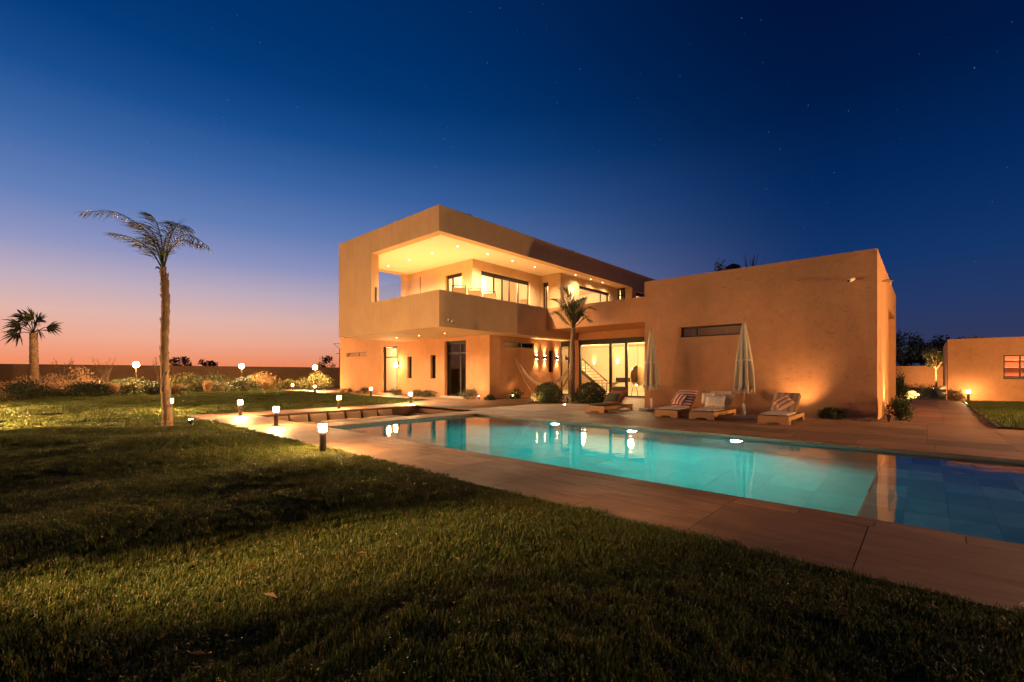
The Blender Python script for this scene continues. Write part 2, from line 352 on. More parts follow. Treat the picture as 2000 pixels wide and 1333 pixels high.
def wall(name, mat, parent, axis, p, thick, u0, u1, z0, z1, holes=(), bevel=0.0):
    """wall slab: axis 'X' = plane x in [p, p+thick], runs along y; holes are (u0,u1,z0,z1) cut right through"""
    us = sorted({u0, u1, *[h[0] for h in holes], *[h[1] for h in holes]}); us = [u for u in us if u0 <= u <= u1]
    zs = sorted({z0, z1, *[h[2] for h in holes], *[h[3] for h in holes]}); zs = [z for z in zs if z0 <= z <= z1]
    solid = {}
    for i in range(len(us) - 1):
        for j in range(len(zs) - 1):
            um, zm = (us[i] + us[i + 1]) / 2, (zs[j] + zs[j + 1]) / 2
            solid[i, j] = not any(h[0] < um < h[1] and h[2] < zm < h[3] for h in holes)
    m = MB(); idx = {}
    def P(u, z, d):
        k = (round(u, 4), round(z, 4), d)
        if k not in idx:
            idx[k] = len(m.v); q = p + (thick if d else 0); m.v.append((q, u, z) if axis == 'X' else (u, q, z))
        return idx[k]
    def F(*q): m.f.append(q if axis == 'Y' else q[::-1])
    for (i, j), s_ in solid.items():
        if not s_: continue
        a, b, c, d = us[i], us[i + 1], zs[j], zs[j + 1]
        F(P(a, c, 0), P(b, c, 0), P(b, d, 0), P(a, d, 0)); F(P(b, c, 1), P(a, c, 1), P(a, d, 1), P(b, d, 1))
        if not solid.get((i - 1, j)): F(P(a, c, 1), P(a, c, 0), P(a, d, 0), P(a, d, 1))
        if not solid.get((i + 1, j)): F(P(b, c, 0), P(b, c, 1), P(b, d, 1), P(b, d, 0))
        if not solid.get((i, j - 1)): F(P(a, c, 1), P(b, c, 1), P(b, c, 0), P(a, c, 0))
        if not solid.get((i, j + 1)): F(P(a, d, 0), P(b, d, 0), P(b, d, 1), P(a, d, 1))
    return m.build(name, mat, parent, bevel=bevel)
def bar(axis, p, d, u0, u1, z0, z1):
    return (p, p + d, u0, u1, z0, z1) if axis == 'X' else (u0, u1, p, p + d, z0, z1)
def window(name, parent, axis, p, u0, u1, z0, z1, mull=(), head=0.0, fr=0.06, dep=0.08, glass='window_glass', fmat='black_metal', rails=(), mw=0.05):
    """window unit: frame part, with each pane a sub-part of the frame"""
    m = MB()
    m.box(*bar(axis, p, dep, u0, u1, z0, z0 + fr)); m.box(*bar(axis, p, dep, u0, u1, z1 - fr - head, z1))
    m.box(*bar(axis, p, dep, u0, u0 + fr, z0 + fr, z1 - fr - head)); m.box(*bar(axis, p, dep, u1 - fr, u1, z0 + fr, z1 - fr - head))
    for q in mull: m.box(*bar(axis, p + 0.004, dep - 0.008, q - mw / 2, q + mw / 2, z0 + fr, z1 - fr - head))
    for q in rails: m.box(*bar(axis, p + 0.008, dep - 0.016, u0 + fr, u1 - fr, q - mw / 2, q + mw / 2))
    o = m.build(name, fmat, parent)
    es = [u0 + fr] + sorted(mull) + [u1 - fr]; rs = [z0 + fr] + sorted(rails) + [z1 - fr - head]
    for i in range(len(es) - 1):
        for j in range(len(rs) - 1):
            a = es[i] + (mw / 2 if i else 0); b = es[i + 1] - (mw / 2 if i < len(es) - 2 else 0)
            c_ = rs[j] + (mw / 2 if j else 0); d_ = rs[j + 1] - (mw / 2 if j < len(rs) - 2 else 0)
            g_ = MB(); q = p + dep * 0.5
            if axis == 'X': g_.quad((q, a, c_), (q, a, d_), (q, b, d_), (q, b, c_))
            else: g_.quad((a, q, c_), (b, q, c_), (b, q, d_), (a, q, d_))
            g_.build('pane', glass, o)
    return o
def leaves(m, pts, size, aspect=2.2, up=0.3, jit=0.5, spread=None):
    """rhombic leaves at the given points"""
    n = len(pts); pts = np.asarray(pts); d = rng.normal(size=(n, 3)); d[:, 2] += up
    if spread is not None: d += spread
    d /= np.linalg.norm(d, axis=1)[:, None]
    s_ = np.cross(d, rng.normal(size=(n, 3))); s_ /= np.linalg.norm(s_, axis=1)[:, None] + 1e-9
    L = size * (1 - jit * rng.random(n))[:, None]; w = L / aspect
    nr = np.cross(d, s_) * L * 0.12
    A = pts - d * L * .5; B = pts + s_ * w * .5 + nr; C_ = pts + d * L * .5; D = pts - s_ * w * .5 + nr
    o = len(m.v); allv = np.stack([A, B, C_, D], 1).reshape(-1, 3)
    m.v.extend(map(tuple, allv.tolist())); m.f.extend([(o + 4 * i, o + 4 * i + 1, o + 4 * i + 2, o + 4 * i + 3) for i in range(n)])
def clump_points(c, r, n, k=14, shell=0.6, flatb=True):
    """points in clumps through an ellipsoid: uneven outline and gaps"""
    c = np.array(c); r = np.array(r); cc = rng.normal(size=(k, 3)); cc /= np.linalg.norm(cc, axis=1)[:, None]
    cc *= (shell + (1 - shell) * rng.random(k))[:, None] * 0.78
    if flatb: cc[:, 2] = np.abs(cc[:, 2]) * 1.3 - 0.42
    i = rng.integers(0, k, n); q = rng.normal(size=(n, 3)); q /= np.linalg.norm(q, axis=1)[:, None]
    q *= (rng.random(n) ** 0.4)[:, None] * (0.30 + 0.16 * rng.random(k))[i][:, None]
    return c + (cc[i] + q) * r
def shrub(name, label, cat, loc, r, n, size, mat, group=None, k=14, aspect=2.2, stem='dark_bark', up=0.3, dense=0.0):
    t_ = thing(name, label, cat, loc, group=group)
    x, y, z = loc; m = MB(); 
    if dense: 
        q = rng.normal(size=(int(n * dense), 3)); q /= np.linalg.norm(q, axis=1)[:, None]; q[:, 2] = np.maximum(q[:, 2], -0.70 + 0.04 * rng.random(len(q)))
        rad = 1 + 0.07 * np.sin(q[:, :1] * 7 + q[:, 1:2] * 5 + x) + 0.06 * np.sin(q[:, 2:3] * 9 - q[:, :1] * 6 + y)
        q[:, :2] *= (1.08 - 0.12 * np.maximum(q[:, 2:3], 0))
        leaves(m, np.array([x, y, z + r[2] * .42]) + q * np.array([r[0], r[1], r[2] * .62]) * rad * (0.84 + 0.20 * rng.random((len(q), 1))), size, aspect, up)
        n = int(n * (1 - dense))
    leaves(m, clump_points((x, y, z + r[2] * 0.42), (r[0], r[1], r[2] * 0.7), n, k), size, aspect, up)
    m.build('foliage', mat, t_)
    s_ = MB()
    for i in range(4):
        a = 2 * PI * i / 4 + random.random(); s_.tube([(x, y, z - 0.02), (x + math.cos(a) * r[0] * .2, y + math.sin(a) * r[1] * .2, z + r[2] * .35), (x + math.cos(a) * r[0] * .5, y + math.sin(a) * r[1] * .5, z + r[2] * .7)], [0.02, 0.014, 0.006], 5)
    s_.build('stem', stem, t_); return t_
def tuft(name, label, cat, loc, r, h, n, mat, group=None, width=0.02):
    """arching grass blades from one root"""
    t_ = thing(name, label, cat, loc, group=group); m = MB(); x, y, z = loc
    for i in range(n):
        a = random.random() * 2 * PI; q = r * (0.25 + 0.75 * random.random()); hh = h * (0.6 + 0.4 * random.random()); b0 = 0.25 * r * random.random()
        dx, dy = math.cos(a), math.sin(a); p0 = Vector((x + dx * b0, y + dy * b0, z)); p1 = Vector((x + dx * (b0 + q * .4), y + dy * (b0 + q * .4), z + hh * .85)); p2 = Vector((x + dx * (b0 + q), y + dy * (b0 + q), z + hh * (0.75 + .25 * random.random())))
        w = Vector((-dy, dx, 0)) * width * .5
        m.add([p0 - w, p0 + w, p1 + w * .8, p1 - w * .8, p2], [(0, 1, 2, 3), (3, 2, 4)])
    m.build('foliage', mat, t_); 
    box('root_crown', 'soil', t_, x - r * .2, x + r * .2, y - r * .2, y + r * .2, z - .04, z + .03); return t_

# ================================================================== SETTING
PX0, PX1, PY0, PY1 = 4.98, 9.95, -3.5, 10.6          # pool
QX0, QX1, QY0, QY1 = 4.98, 10.9, 11.4, 15.0          # sunken lounge
def sheet(name, mat, xs, ys, z, skip):
    m = MB(); idx = {}
    def V(x, y):
        if (x, y) not in idx: idx[x, y] = len(m.v); m.v.append((x, y, z(x, y)))
        return idx[x, y]
    for i in range(len(xs) - 1):
        for j in range(len(ys) - 1):
            if skip((xs[i] + xs[i + 1]) / 2, (ys[j] + ys[j + 1]) / 2): continue
            m.f.append((V(xs[i], ys[j]), V(xs[i + 1], ys[j]), V(xs[i + 1], ys[j + 1]), V(xs[i], ys[j + 1])))
    return m.build(name, mat)
inpit = lambda x, y: (PX0 - .2 < x < PX1 + .2 and PY0 - .2 < y < PY1 + .2) or (QX0 - .2 < x < QX1 + .2 and QY0 - .2 < y < QY1 + .2)
struct(sheet('ground', 'field_earth', [-900, -200, -60, -20, PX0 - .2, PX1 + .2, QX1 + .2, 60, 200, 900], [-900, -200, -40, PY0 - .2, PY1 + .2, QY1 + .2, 60, 200, 900],
             lambda x, y: -0.12, inpit))
# lawn with soft undulation
def inlawn(x, y): return (x < 3.55 and -14 < y < 40) or (x < 11.85 and 16.5 < y < 40) or (x < 13.75 and 17.5 < y < 40)
def edge_d(x, y):
    if y < 16.5: return 3.55 - x
    if x < 3.55: return math.hypot(max(0, 3.55 - x), 0) + max(0.0, y - 16.5) if x > 2.5 else 3.0
    return min(y - 16.5, 13.75 - x if y > 17.5 else 11.85 - x)
def lz(x, y):
    k = max(0.0, min(1.0, edge_d(x, y) / 1.4)); k = k * k * (3 - 2 * k)
    w = 0.030 * math.sin(0.9 * x + 0.55 * y + 1.3) + 0.026 * math.sin(1.55 * y - 0.5 * x + 0.4) + 0.02 * math.sin(2.3 * x - 0.9 * y) + 0.014 * math.sin(3.7 * y + 1.1 * x + 2)
    return -0.012 + k * (0.05 + 1.45 * w)
def axis_pts(lo, hi, step, marks):
    s_ = set(marks); q = lo
    while q <= hi + 1e-6:
        if all(abs(q - mk) > step * .4 for mk in marks): s_.add(round(q, 4))
        q += step
    return sorted(s_)
lawn = struct(sheet('lawn', 'lawn_soil', axis_pts(-26, 13.75, 0.4, [3.55, 11.85, 13.75]), axis_pts(-14, 40, 0.4, [16.5, 17.5]), lz, lambda x, y: not inlawn(x, y)))
lawn.data.polygons.foreach_set('use_smooth', [True] * len(lawn.data.polygons))
side_lawn = struct(sheet('side_lawn', 'lawn_soil', axis_pts(15.2, 29.4, 0.5, [15.2, 29.4]), axis_pts(-16, -1.24, 0.5, [-1.24]), lambda x, y: 0.045 + 0.02 * math.sin(1.7 * x) * math.sin(1.3 * y), lambda x, y: False))
box('lawn_edging', 'dark_bronze', side_lawn, 15.1, 29.4, -1.24, -1.20, -0.06, 0.055); box('lawn_edging', 'dark_bronze', side_lawn, 15.15, 15.2, -16, -1.24, -0.06, 0.055)

# ---- paving: every slab is its own piece
def paving(base, x0, x1, y0, y1, nx, ny, mat='terrace_stone', gap=0.006, skip=None, name='slab', z=0.0, th=0.028):
    dx, dy = (x1 - x0) / nx, (y1 - y0) / ny
    m = MB().box(-dx / 2 + gap / 2, dx / 2 - gap / 2, -dy / 2 + gap / 2, dy / 2 - gap / 2, -th, 0).mesh(name); m.materials.append(MATS[mat])
    for i in range(nx):
        for j in range(ny):
            cx_, cy_ = x0 + (i + .5) * dx, y0 + (j + .5) * dy
            if skip and skip(cx_, cy_): continue
            o = bpy.data.objects.new(name, m); COL.objects.link(o); o.parent = base
            o.location = (cx_, cy_, z + random.uniform(-.0015, .0015)); o.rotation_euler = (random.uniform(-.0008, .0008), random.uniform(-.0006, .0006), 0)
deck = struct(MB().box(3.56, PX0 - .02, -4.5, 16.49, -.1, -.032).box(PX0 - .02, 11.84, 15.02, 16.49, -.1, -.032).box(PX0 - .02, 10.88, PY1 + .02, QY0 - .02, -.1, -.032).build('pool_deck', 'joint_mortar'))
paving(deck, 4.735, PX0 + .02, -4.55, 10.6, 1, 28, name='coping')
paving(deck, 3.55, 4.735, -3.94, 16.46 - 1.1, 1, 18, name='slab')
paving(deck, 4.735, 4.98, 10.6, 15.36, 1, 9, name='coping')
paving(deck, 3.55, 11.85, 15.36, 16.5, 8, 1)
paving(deck, 4.98, 11.85, 15.0, 15.36, 12, 1, name='coping')
paving(deck, 4.98, 10.9, PY1 - .02, PY1 + .24, 11, 1, name='coping'); paving(deck, 4.98, 10.9, PY1 + .24, QY0, 6, 1)
terr = struct(MB().box(PX1 + .02, 15.68, -4.5, PY1 + .02, -.1, -.032).box(10.9, 15.68, PY1 + .02, 17.5, -.1, -.032).build('terrace', 'joint_mortar'))
paving(terr, PX1 - .02, 10.22, -4.55, 10.6, 1, 28, name='coping')
paving(terr, 10.22, 10.9, -4.4, 10.6, 1, 14, 'terrace_stone'); paving(terr, 10.9, 11.85, -4.4, 17.5, 1, 20, 'dark_terrace_stone')
paving(terr, 11.85, 15.66, -4.4, 17.5, 4, 20)
gpath = struct(MB().box(13.76, 15.68, 17.5, 37.4, -.1, -.032).build('garden_path', 'joint_mortar')); paving(gpath, 13.75, 15.66, 17.5, 37.4, 2, 18)
spath = struct(MB().box(15.68, 30, -1.2, .95, -.1, -.032).build('side_path', 'joint_mortar')); paving(spath, 15.66, 30, -1.2, .5, 12, 2)
porch = struct(MB().box(15.68, 21.45, 7.8, 15.7, -.1, -.032).build('porch_floor', 'joint_mortar')); paving(porch, 15.66, 21.46, 7.75, 15.76, 5, 7)
for bx_, by_ in ((15.75, 12.2), (16.75, 10.95)): struct(MB().lathe([(.95, -.03), (.9, .006), (0.02, .008 + .002 * (bx_ > 16))], 24, bx_, by_).build('planting_bed', 'soil'))

# ---- pool
pool = struct(MB().box(PX0 - .2, PX0, PY0, PY1, -1.6, -.034).box(PX1, PX1 + .2, PY0, PY1, -1.6, -.034).box(PX0 - .2, PX1 + .2, PY1, PY1 + .2, -1.6, -.034).box(PX0 - .2, PX1 + .2, PY0 - .2, PY0, -1.6, -.034)
              .box(PX0, PX1, PY0, PY1, -1.65, -1.42).box(PX0, PX1, PY0, 0.5, -1.42, -.52).build('pool', 'pool_wall_stone'))
paving(pool, PX0, PX1, 0.5, PY1, 8, 16, 'pool_stone', 0.004, name='pool_tile', z=-1.385)
paving(pool, PX0, PX1, PY0, 0.5, 8, 12, 'shelf_stone', 0.004, name='pool_tile', z=-.485)
paving(pool, PX0, PX1, 0.49, 0.52, 8, 1, 'shelf_stone', 0.008, name='pool_tile', z=-.483)
water = struct(MB().box(PX0 - .05, PX1 + .05, PY0 - .05, PY1 + .05, -1.5, -.06).build('water', 'pool_water'))
# ---- sunken lounge pit
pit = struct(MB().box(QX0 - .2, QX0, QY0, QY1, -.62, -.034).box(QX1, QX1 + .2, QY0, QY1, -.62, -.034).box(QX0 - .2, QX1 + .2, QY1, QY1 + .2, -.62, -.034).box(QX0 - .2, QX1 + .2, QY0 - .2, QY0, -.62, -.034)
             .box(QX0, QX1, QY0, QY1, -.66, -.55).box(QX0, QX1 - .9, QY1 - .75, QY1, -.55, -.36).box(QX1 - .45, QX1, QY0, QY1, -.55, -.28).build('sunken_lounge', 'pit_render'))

# ---- boundary walls and the lamp posts' field behind
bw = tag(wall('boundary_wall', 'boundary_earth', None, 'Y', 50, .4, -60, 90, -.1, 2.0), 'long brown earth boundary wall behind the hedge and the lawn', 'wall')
bw2 = tag(wall('boundary_wall', 'earth_plaster', None, 'X', 60, .4, -40, 30, -.1, 2.05), 'earth boundary wall at the end of the garden path behind the lit tree', 'wall')

# ================================================================== VILLA
V = thing('villa', 'large modern sand coloured villa with cantilevered lit upper terrace beside the pool', 'villa', (15.7, 15.77, 0))
# ground floor
d1, d2 = (23.67, 25.43, 0.0, 2.97), (17.49, 19.21, 0.0, 3.0)
slit, n1, n2 = (27.15, 29.94, 2.45, 2.72), (22.2, 22.62, 1.0, 2.28), (19.97, 20.43, 1.0, 2.3)
wall('ground_floor_wall', 'warm_plaster', V, 'X', 15.7, .35, 15.77, 22.9, -.05, 3.168, [d2, n1, n2])
wall('ground_floor_wall', 'warm_plaster', V, 'X', 15.7, .35, 22.9, 30.8, -.05, 3.78, [d1, slit])
wall('ground_floor_wall', 'warm_plaster', V, 'Y', 15.77, .3, 16.05, 21.55, -.05, 3.168, [(16.75, 19.07, 2.62, 2.92), (20.43, 20.81, 1.35, 2.58)])
box('ground_floor_roof', 'warm_plaster', V, 16.05, 30, 23.0, 30.8, 3.3, 3.5)
wall('ground_floor_wall', 'warm_plaster', V, 'Y', 30.45, .35, 16.05, 30, -.05, 3.78)
wall('ground_floor_wall', 'pale_plaster', V, 'X', 18.2, .2, 16.1, 21.5, 0, 3.165)          # room behind the dark entrance
wall('ground_floor_wall', 'pale_plaster', V, 'X', 19.2, .2, 21.7, 30.4, 0, 3.165)
wall('ground_floor_wall', 'pale_plaster', V, 'Y', 21.5, .2, 16.05, 19.4, 0, 3.165)
window('door', V, 'X', 15.88, 17.49, 19.21, 0.0, 3.0, mull=(18.1,), rails=(2.35,), fr=.08, mw=.1, head=.1, glass='tinted_glass')
window('door', V, 'X', 15.88, 23.67, 25.43, 0.0, 2.97, mull=(24.0,), rails=(2.3,), fr=.07, mw=.07, glass='window_glass')
box('door_step', 'concrete', V, 15.45, 15.698, 17.4, 19.3, -.03, .09); box('door_step', 'concrete', V, 15.45, 15.698, 23.6, 25.5, -.03, .09)
window('window', V, 'X', 15.84, 27.15, 29.94, 2.45, 2.72, mull=(28.5,), fr=.03, glass='tinted_glass')
window('window', V, 'X', 15.84, 22.2, 22.62, 1.0, 2.28, fr=.03, glass='tinted_glass'); window('window', V, 'X', 15.84, 19.97, 20.43, 1.0, 2.3, fr=.03, glass='tinted_glass')
window('window', V, 'Y', 15.88, 16.75, 19.07, 2.62, 2.92, mull=(18.2,), fr=.045, glass='tinted_glass'); window('window', V, 'Y', 15.88, 20.43, 20.81, 1.35, 2.58, fr=.03, glass='tinted_glass')
lamp('POINT', 'room_light', (17.6, 27.6, 2.6), 1000, (1, .7, .36), V, size=.15)
lamp('POINT', 'room_light', (17.6, 16.9, 2.9), 12, WARM, V, size=.15)
# upper box
wall('upper_floor_wall', 'sand_plaster', V, 'X', 11.6, .4, 14.53, 22.9, 3.17, 8.1, [(14.53, 19.68, 4.67, 7.04)])
wall('upper_floor_wall', 'sand_plaster', V, 'Y', 14.53, .4, 12.0, 36, 3.17, 8.1, [(12.0, 19.0, 4.67, 7.04), (19.0, 27.9, 3.64, 7.04), (28.45, 31.5, 4.9, 6.85)])
wall('upper_floor_wall', 'sand_plaster', V, 'Y', 22.5, .4, 12.0, 36, 3.17, 8.1, [(12.0, 15.42, 4.67, 7.06)])
box('floor_slab', 'sand_plaster', V, 12.0, 36, 14.93, 22.5, 3.17, 3.82); box('roof_slab', 'white_paint', V, 12.0, 36, 14.93, 22.5, 7.1, 7.5)
wall('room_wall', 'sand_plaster', V, 'X', 15.7, .25, 17.0, 22.5, 3.5, 7.1, [(17.8, 19.13, 3.5, 6.55)])
wall('room_wall', 'sand_plaster', V, 'Y', 17.0, .25, 15.95, 21.3, 3.5, 7.1, [(16.32, 20.23, 3.5, 6.62)])
wall('room_wall', 'sand_plaster', V, 'X', 21.3, .25, 15.6, 17.25, 3.5, 7.1, [(16.5, 16.92, 3.5, 6.7)])
wall('room_wall', 'sand_plaster', V, 'Y', 15.6, .25, 21.55, 27.9, 3.5, 7.1, [(23.2, 26.76, 3.5, 6.65)])
wall('room_wall', 'sand_plaster', V, 'X', 27.9, .25, 14.93, 16.6, 3.5, 7.1, [(15.4, 15.58, 3.6, 7.0)])
wall('room_wall', 'pale_plaster', V, 'X', 21.9, .2, 17.26, 22.5, 3.5, 7.1, [(18.3, 19.4, 3.5, 6.0)])
wall('room_wall', 'pale_plaster', V, 'X', 28.4, .2, 16.6, 22.5, 3.5, 7.1); wall('room_wall', 'pale_plaster', V, 'Y', 19.6, .2, 15.95, 21.9, 3.5, 7.1)
window('sliding_door', V, 'X', 15.83, 17.8, 19.13, 3.5, 6.55, mull=(18.7,), fr=.05, head=.12)
window('sliding_door', V, 'Y', 17.12, 16.32, 20.23, 3.5, 6.62, mull=(17.4, 18.05, 18.62, 19.35), fr=.06, head=.14, mw=.055)
window('sliding_door', V, 'X', 21.42, 16.5, 16.92, 3.5, 6.7, mull=(16.74,), fr=.04, head=.2, mw=.03)
window('sliding_door', V, 'Y', 15.72, 23.2, 26.76, 3.5, 6.65, mull=(25.9,), fr=.05, head=.1)
window('window', V, 'X', 27.86, 15.05, 15.58, 3.6, 7.06, rails=(4.6, 5.1, 5.6, 6.1, 6.6), fr=.07, dep=.036, mw=.07)
window('window', V, 'Y', 14.7, 28.45, 31.5, 4.9, 6.85, mull=(30.0,), fr=.05, head=.18)
for q in ((18.2, 18.4, 6.6), (24.8, 18.2, 6.6), (30.4, 17.5, 6.5)): lamp('POINT', 'room_light', q, 800, (1, .66, .33), V, size=.2)
# downlights, upper terrace ceiling and soffit
def downlight(x, y, z, power, ang=150, spot=None):
    o = MB().lathe([(.05, z - .008), (.05, z + .02)], 16, x, y).build('downlight', 'white_paint', V)
    MB().lathe([(.03, z - .012), (.03, z - .0085)], 14, x, y).build('bulb', 'downlight_glow', o)
    lamp('SPOT', 'downlight_beam', (x, y, z - .03), power * 1.1, (1.0, .76, .45), V, (x, y, 0) if spot is None else spot, .04, ang, .9)
for x, y in ((13.7, 21.5), (13.7, 19.6), (13.7, 17.7), (13.72, 15.85), (15.6, 15.8), (17.4, 15.8), (19.2, 15.8)): downlight(x, y, 7.1, 1100)
for x in (22.35, 24.0, 25.4): downlight(x, 15.28, 7.1, 600, 70)
for x in (22.8, 24.4, 26.0): downlight(x, 14.98 + .02, 7.1, 250, 150)
for x, y in ((13.68, 20.7), (13.65, 18.7), (13.7, 16.75)): downlight(x, y, 3.17, 420)
# glass balustrade on the open side
for a, b in ((14.93, 16.1), (16.13, 17.85), (17.88, 19.62)): MB().quad((11.84, a, 4.66), (11.84, a, 5.42), (11.84, b, 5.42), (11.84, b, 4.66)).build('balustrade_pane', 'window_glass', V)
box('balustrade_post', 'dark_bronze', V, 11.82, 11.86, 19.62, 19.675, 4.66, 5.44); box('balustrade_post', 'dark_bronze', V, 11.83, 11.85, 16.105, 16.125, 4.66, 5.43)
# link block with roof terrace
box('roof_terrace_slab', 'warm_plaster', V, 18.97, 27.9, 7.73, 14.528, 3.57, 3.63)
wall('roof_terrace_parapet', 'warm_plaster', V, 'X', 18.7, .27, 7.735, 14.525, 3.55, 4.65)
box('beam', 'warm_plaster', V, 21.5, 21.8, 7.73, 14.528, 3.15, 3.568)
box('column', 'warm_plaster', V, 21.42, 21.8, 14.47, 14.93, .03, 3.149)
box('room_floor', 'interior_floor', V, 21.46, 28.6, 7.7, 20.2, -.05, .05); box('ceiling', 'white_paint', V, 21.81, 28.6, 7.7, 20.2, 3.16, 3.168)
wall('room_wall', 'pale_plaster', V, 'X', 28.6, .2, 7.7, 20.2, 0, 3.165); wall('room_wall', 'pale_plaster', V, 'Y', 20.2, .2, 21.6, 28.8, 0, 3.165); wall('room_wall', 'pale_plaster', V, 'Y', 7.5, .2, 21.46, 28.8, 0, 3.165)
wall('room_wall', 'pale_plaster', V, 'X', 21.6, .2, 16.07, 20.2, 0, 3.165)
window('sliding_door', V, 'X', 21.55, 7.75, 14.465, .05, 3.148, mull=(10.4, 11.57, 12.5), fr=.08, head=.2, mw=.14, dep=.1)
window('sliding_door', V, 'X', 21.55, 14.935, 15.76, .05, 3.148, mull=(15.2,), fr=.06, head=.25, mw=.09, dep=.1)
for q in ((24.3, 10.2), (24.8, 13.0), (25.0, 16.5)):
    o = MB().lathe([(.09, 3.145), (.09, 3.17)], 16, *q).build('downlight', 'white_paint', V); MB().lathe([(.07, 3.138), (.07, 3.142)], 14, *q).build('bulb', 'downlight_glow', o)
    lamp('POINT', 'room_light', (q[0], q[1], 2.75), 560, (1, .66, .30), V, size=.15)
# staircase inside
st_ = MB()
for i in range(12): st_.box(26.4, 27.7, 15.6 + i * .26, 15.6 + i * .26 + .30, .05 + i * .2, .05 + (i + 1) * .2 - .06)
st_o = st_.build('staircase', 'white_paint', V)
MB().tube([(26.36, 15.5, .75), (26.36, 18.5, 3.1)], .045, 8).tube([(26.36, 15.55, .05), (26.36, 15.55, .8)], .03, 8).tube([(26.36, 17.2, 1.3), (26.36, 17.2, 2.1)], .025, 8).build('handrail', 'dark_bronze', st_o)
MB().add([(26.38, 15.5, .05), (26.38, 15.8, .05), (26.38, 18.9, 2.3), (26.38, 18.9, 2.6), (26.34, 15.5, .05), (26.34, 15.8, .05), (26.34, 18.9, 2.3), (26.34, 18.9, 2.6)], [(0, 1, 2, 3), (7, 6, 5, 4), (0, 3, 7, 4), (1, 5, 6, 2)]).build('stringer', 'dark_bronze', st_o)
# pool wing
wall('pool_wing_wall', 'earth_plaster', V, 'X', 15.8, .35, .98, 7.73, -.05, 4.67, [(4.38, 6.42, 2.53, 2.89)])
wall('pool_wing_wall', 'earth_plaster', V, 'Y', .98, .35, 16.15, 26.1, -.05, 4.67, [(16.76, 16.88, 1.28, 2.59), (19.95, 20.15, 1.2, 2.58), (20.7, 25.25, -.05, 3.6)])
wall('pool_wing_wall', 'earth_plaster', V, 'Y', 7.38, .35, 16.15, 26.1, -.05, 4.67)
wall('pool_wing_wall', 'earth_plaster', V, 'X', 25.75, .35, 1.33, 7.38, -.05, 4.67)
wall('pool_wing_wall', 'warm_plaster', V, 'Y', 2.3, .2, 20.7, 25.25, -.05, 3.8); box('pool_wing_wall', 'warm_plaster', V, 20.5, 20.698, 1.33, 2.5, -.05, 3.8); box('pool_wing_wall', 'warm_plaster', V, 25.252, 25.45, 1.33, 2.5, -.05, 3.8)
box('pool_wing_roof', 'earth_plaster', V, 16.15, 25.75, 1.33, 7.38, 4.1, 4.3)
box('pool_wing_wall', 'pale_plaster', V, 17.6, 17.7, 3.2, 7.38, 0, 4.1)
window('window', V, 'X', 15.98, 4.38, 6.42, 2.53, 2.89, mull=(5.9,), fr=.05, glass='tinted_glass')
window('window', V, 'Y', 1.1, 16.76, 16.88, 1.28, 2.59, fr=.02, glass='tinted_glass'); window('window', V, 'Y', 1.1, 19.95, 20.15, 1.2, 2.58, fr=.025, glass='tinted_glass')
lamp('POINT', 'room_light', (16.7, 5.4, 3.4), 22, WARM, V, size=.1)
# fixed fittings on the walls
def wall_camera(x, y, z, dx, dy):
    o = MB().tube([(x, y, z), (x + dx * .12, y + dy * .12, z)], .03, 10).build('security_camera', 'white_paint', V)
    b_ = Vector((x + dx * .12, y + dy * .12, z)); e_ = b_ + Vector((dx * .16 - .04, dy * .16 + .05, -.06))
    MB().tube([b_ - (e_ - b_) * .5, e_], [.045, .045], 12).build('camera_body', 'white_paint', o); MB().tube([e_, e_ + (e_ - b_) * .12], .035, 12).build('camera_lens', 'black_metal', o)
wall_camera(15.8, 1.52, 3.87, -1, 0); wall_camera(11.98, 14.53, 3.47, 0, -1); wall_camera(12.2, 14.53, 3.42, 0, -1); wall_camera(17.64, .98, 4.04, 0, -1)  # the last one stands in for the wing side's lamp fixture
for x in (19.29, 20.01, 21.15):
    o = MB().box(x - .05, x + .05, 15.66, 15.768, 2.08, 2.26).build('wall_sconce', 'dark_bronze', V)
    box('bulb', 'spot_glow', o, x - .035, x + .035, 15.675, 15.755, 2.262, 2.268); box('bulb', 'spot_glow', o, x - .035, x + .035, 15.675, 15.755, 2.072, 2.078)
    lamp('SPOT', 'sconce_beam', (x, 15.7, 2.3), 160, (1, .62, .28), V, (x, 15.735, 4), .03, 75, .7); lamp('SPOT', 'sconce_beam', (x, 15.7, 2.04), 160, (1, .62, .28), V, (x, 15.735, 0), .03, 75, .7)
for y in (16.0, 17.9):
    o = MB().box(28.49, 28.598, y - .05, y + .05, 1.85, 2.0).build('wall_sconce', 'white_paint', V)
    MB().box(28.5, 28.59, y - .035, y + .035, 2.002, 2.008).build('bulb', 'spot_glow', o); lamp('SPOT', 'sconce_beam', (28.52, y, 2.05), 60, WARM2, V, (28.56, y, 4), .03, 80, .7)
o = MB().box(15.55, 15.698, 23.44, 23.56, 1.62, 1.98).build('wall_lantern', 'black_metal', V); MB().box(15.42, 15.545, 23.42, 23.58, 1.68, 1.92).build('bulb', 'lantern_glow', o)
box('roof_vent', 'black_metal', V, 13.2, 13.5, 14.6, 14.75, 8.1, 8.16); box('roof_vent', 'black_metal', V, 21.0, 21.2, 14.6, 14.75, 8.1, 8.16)

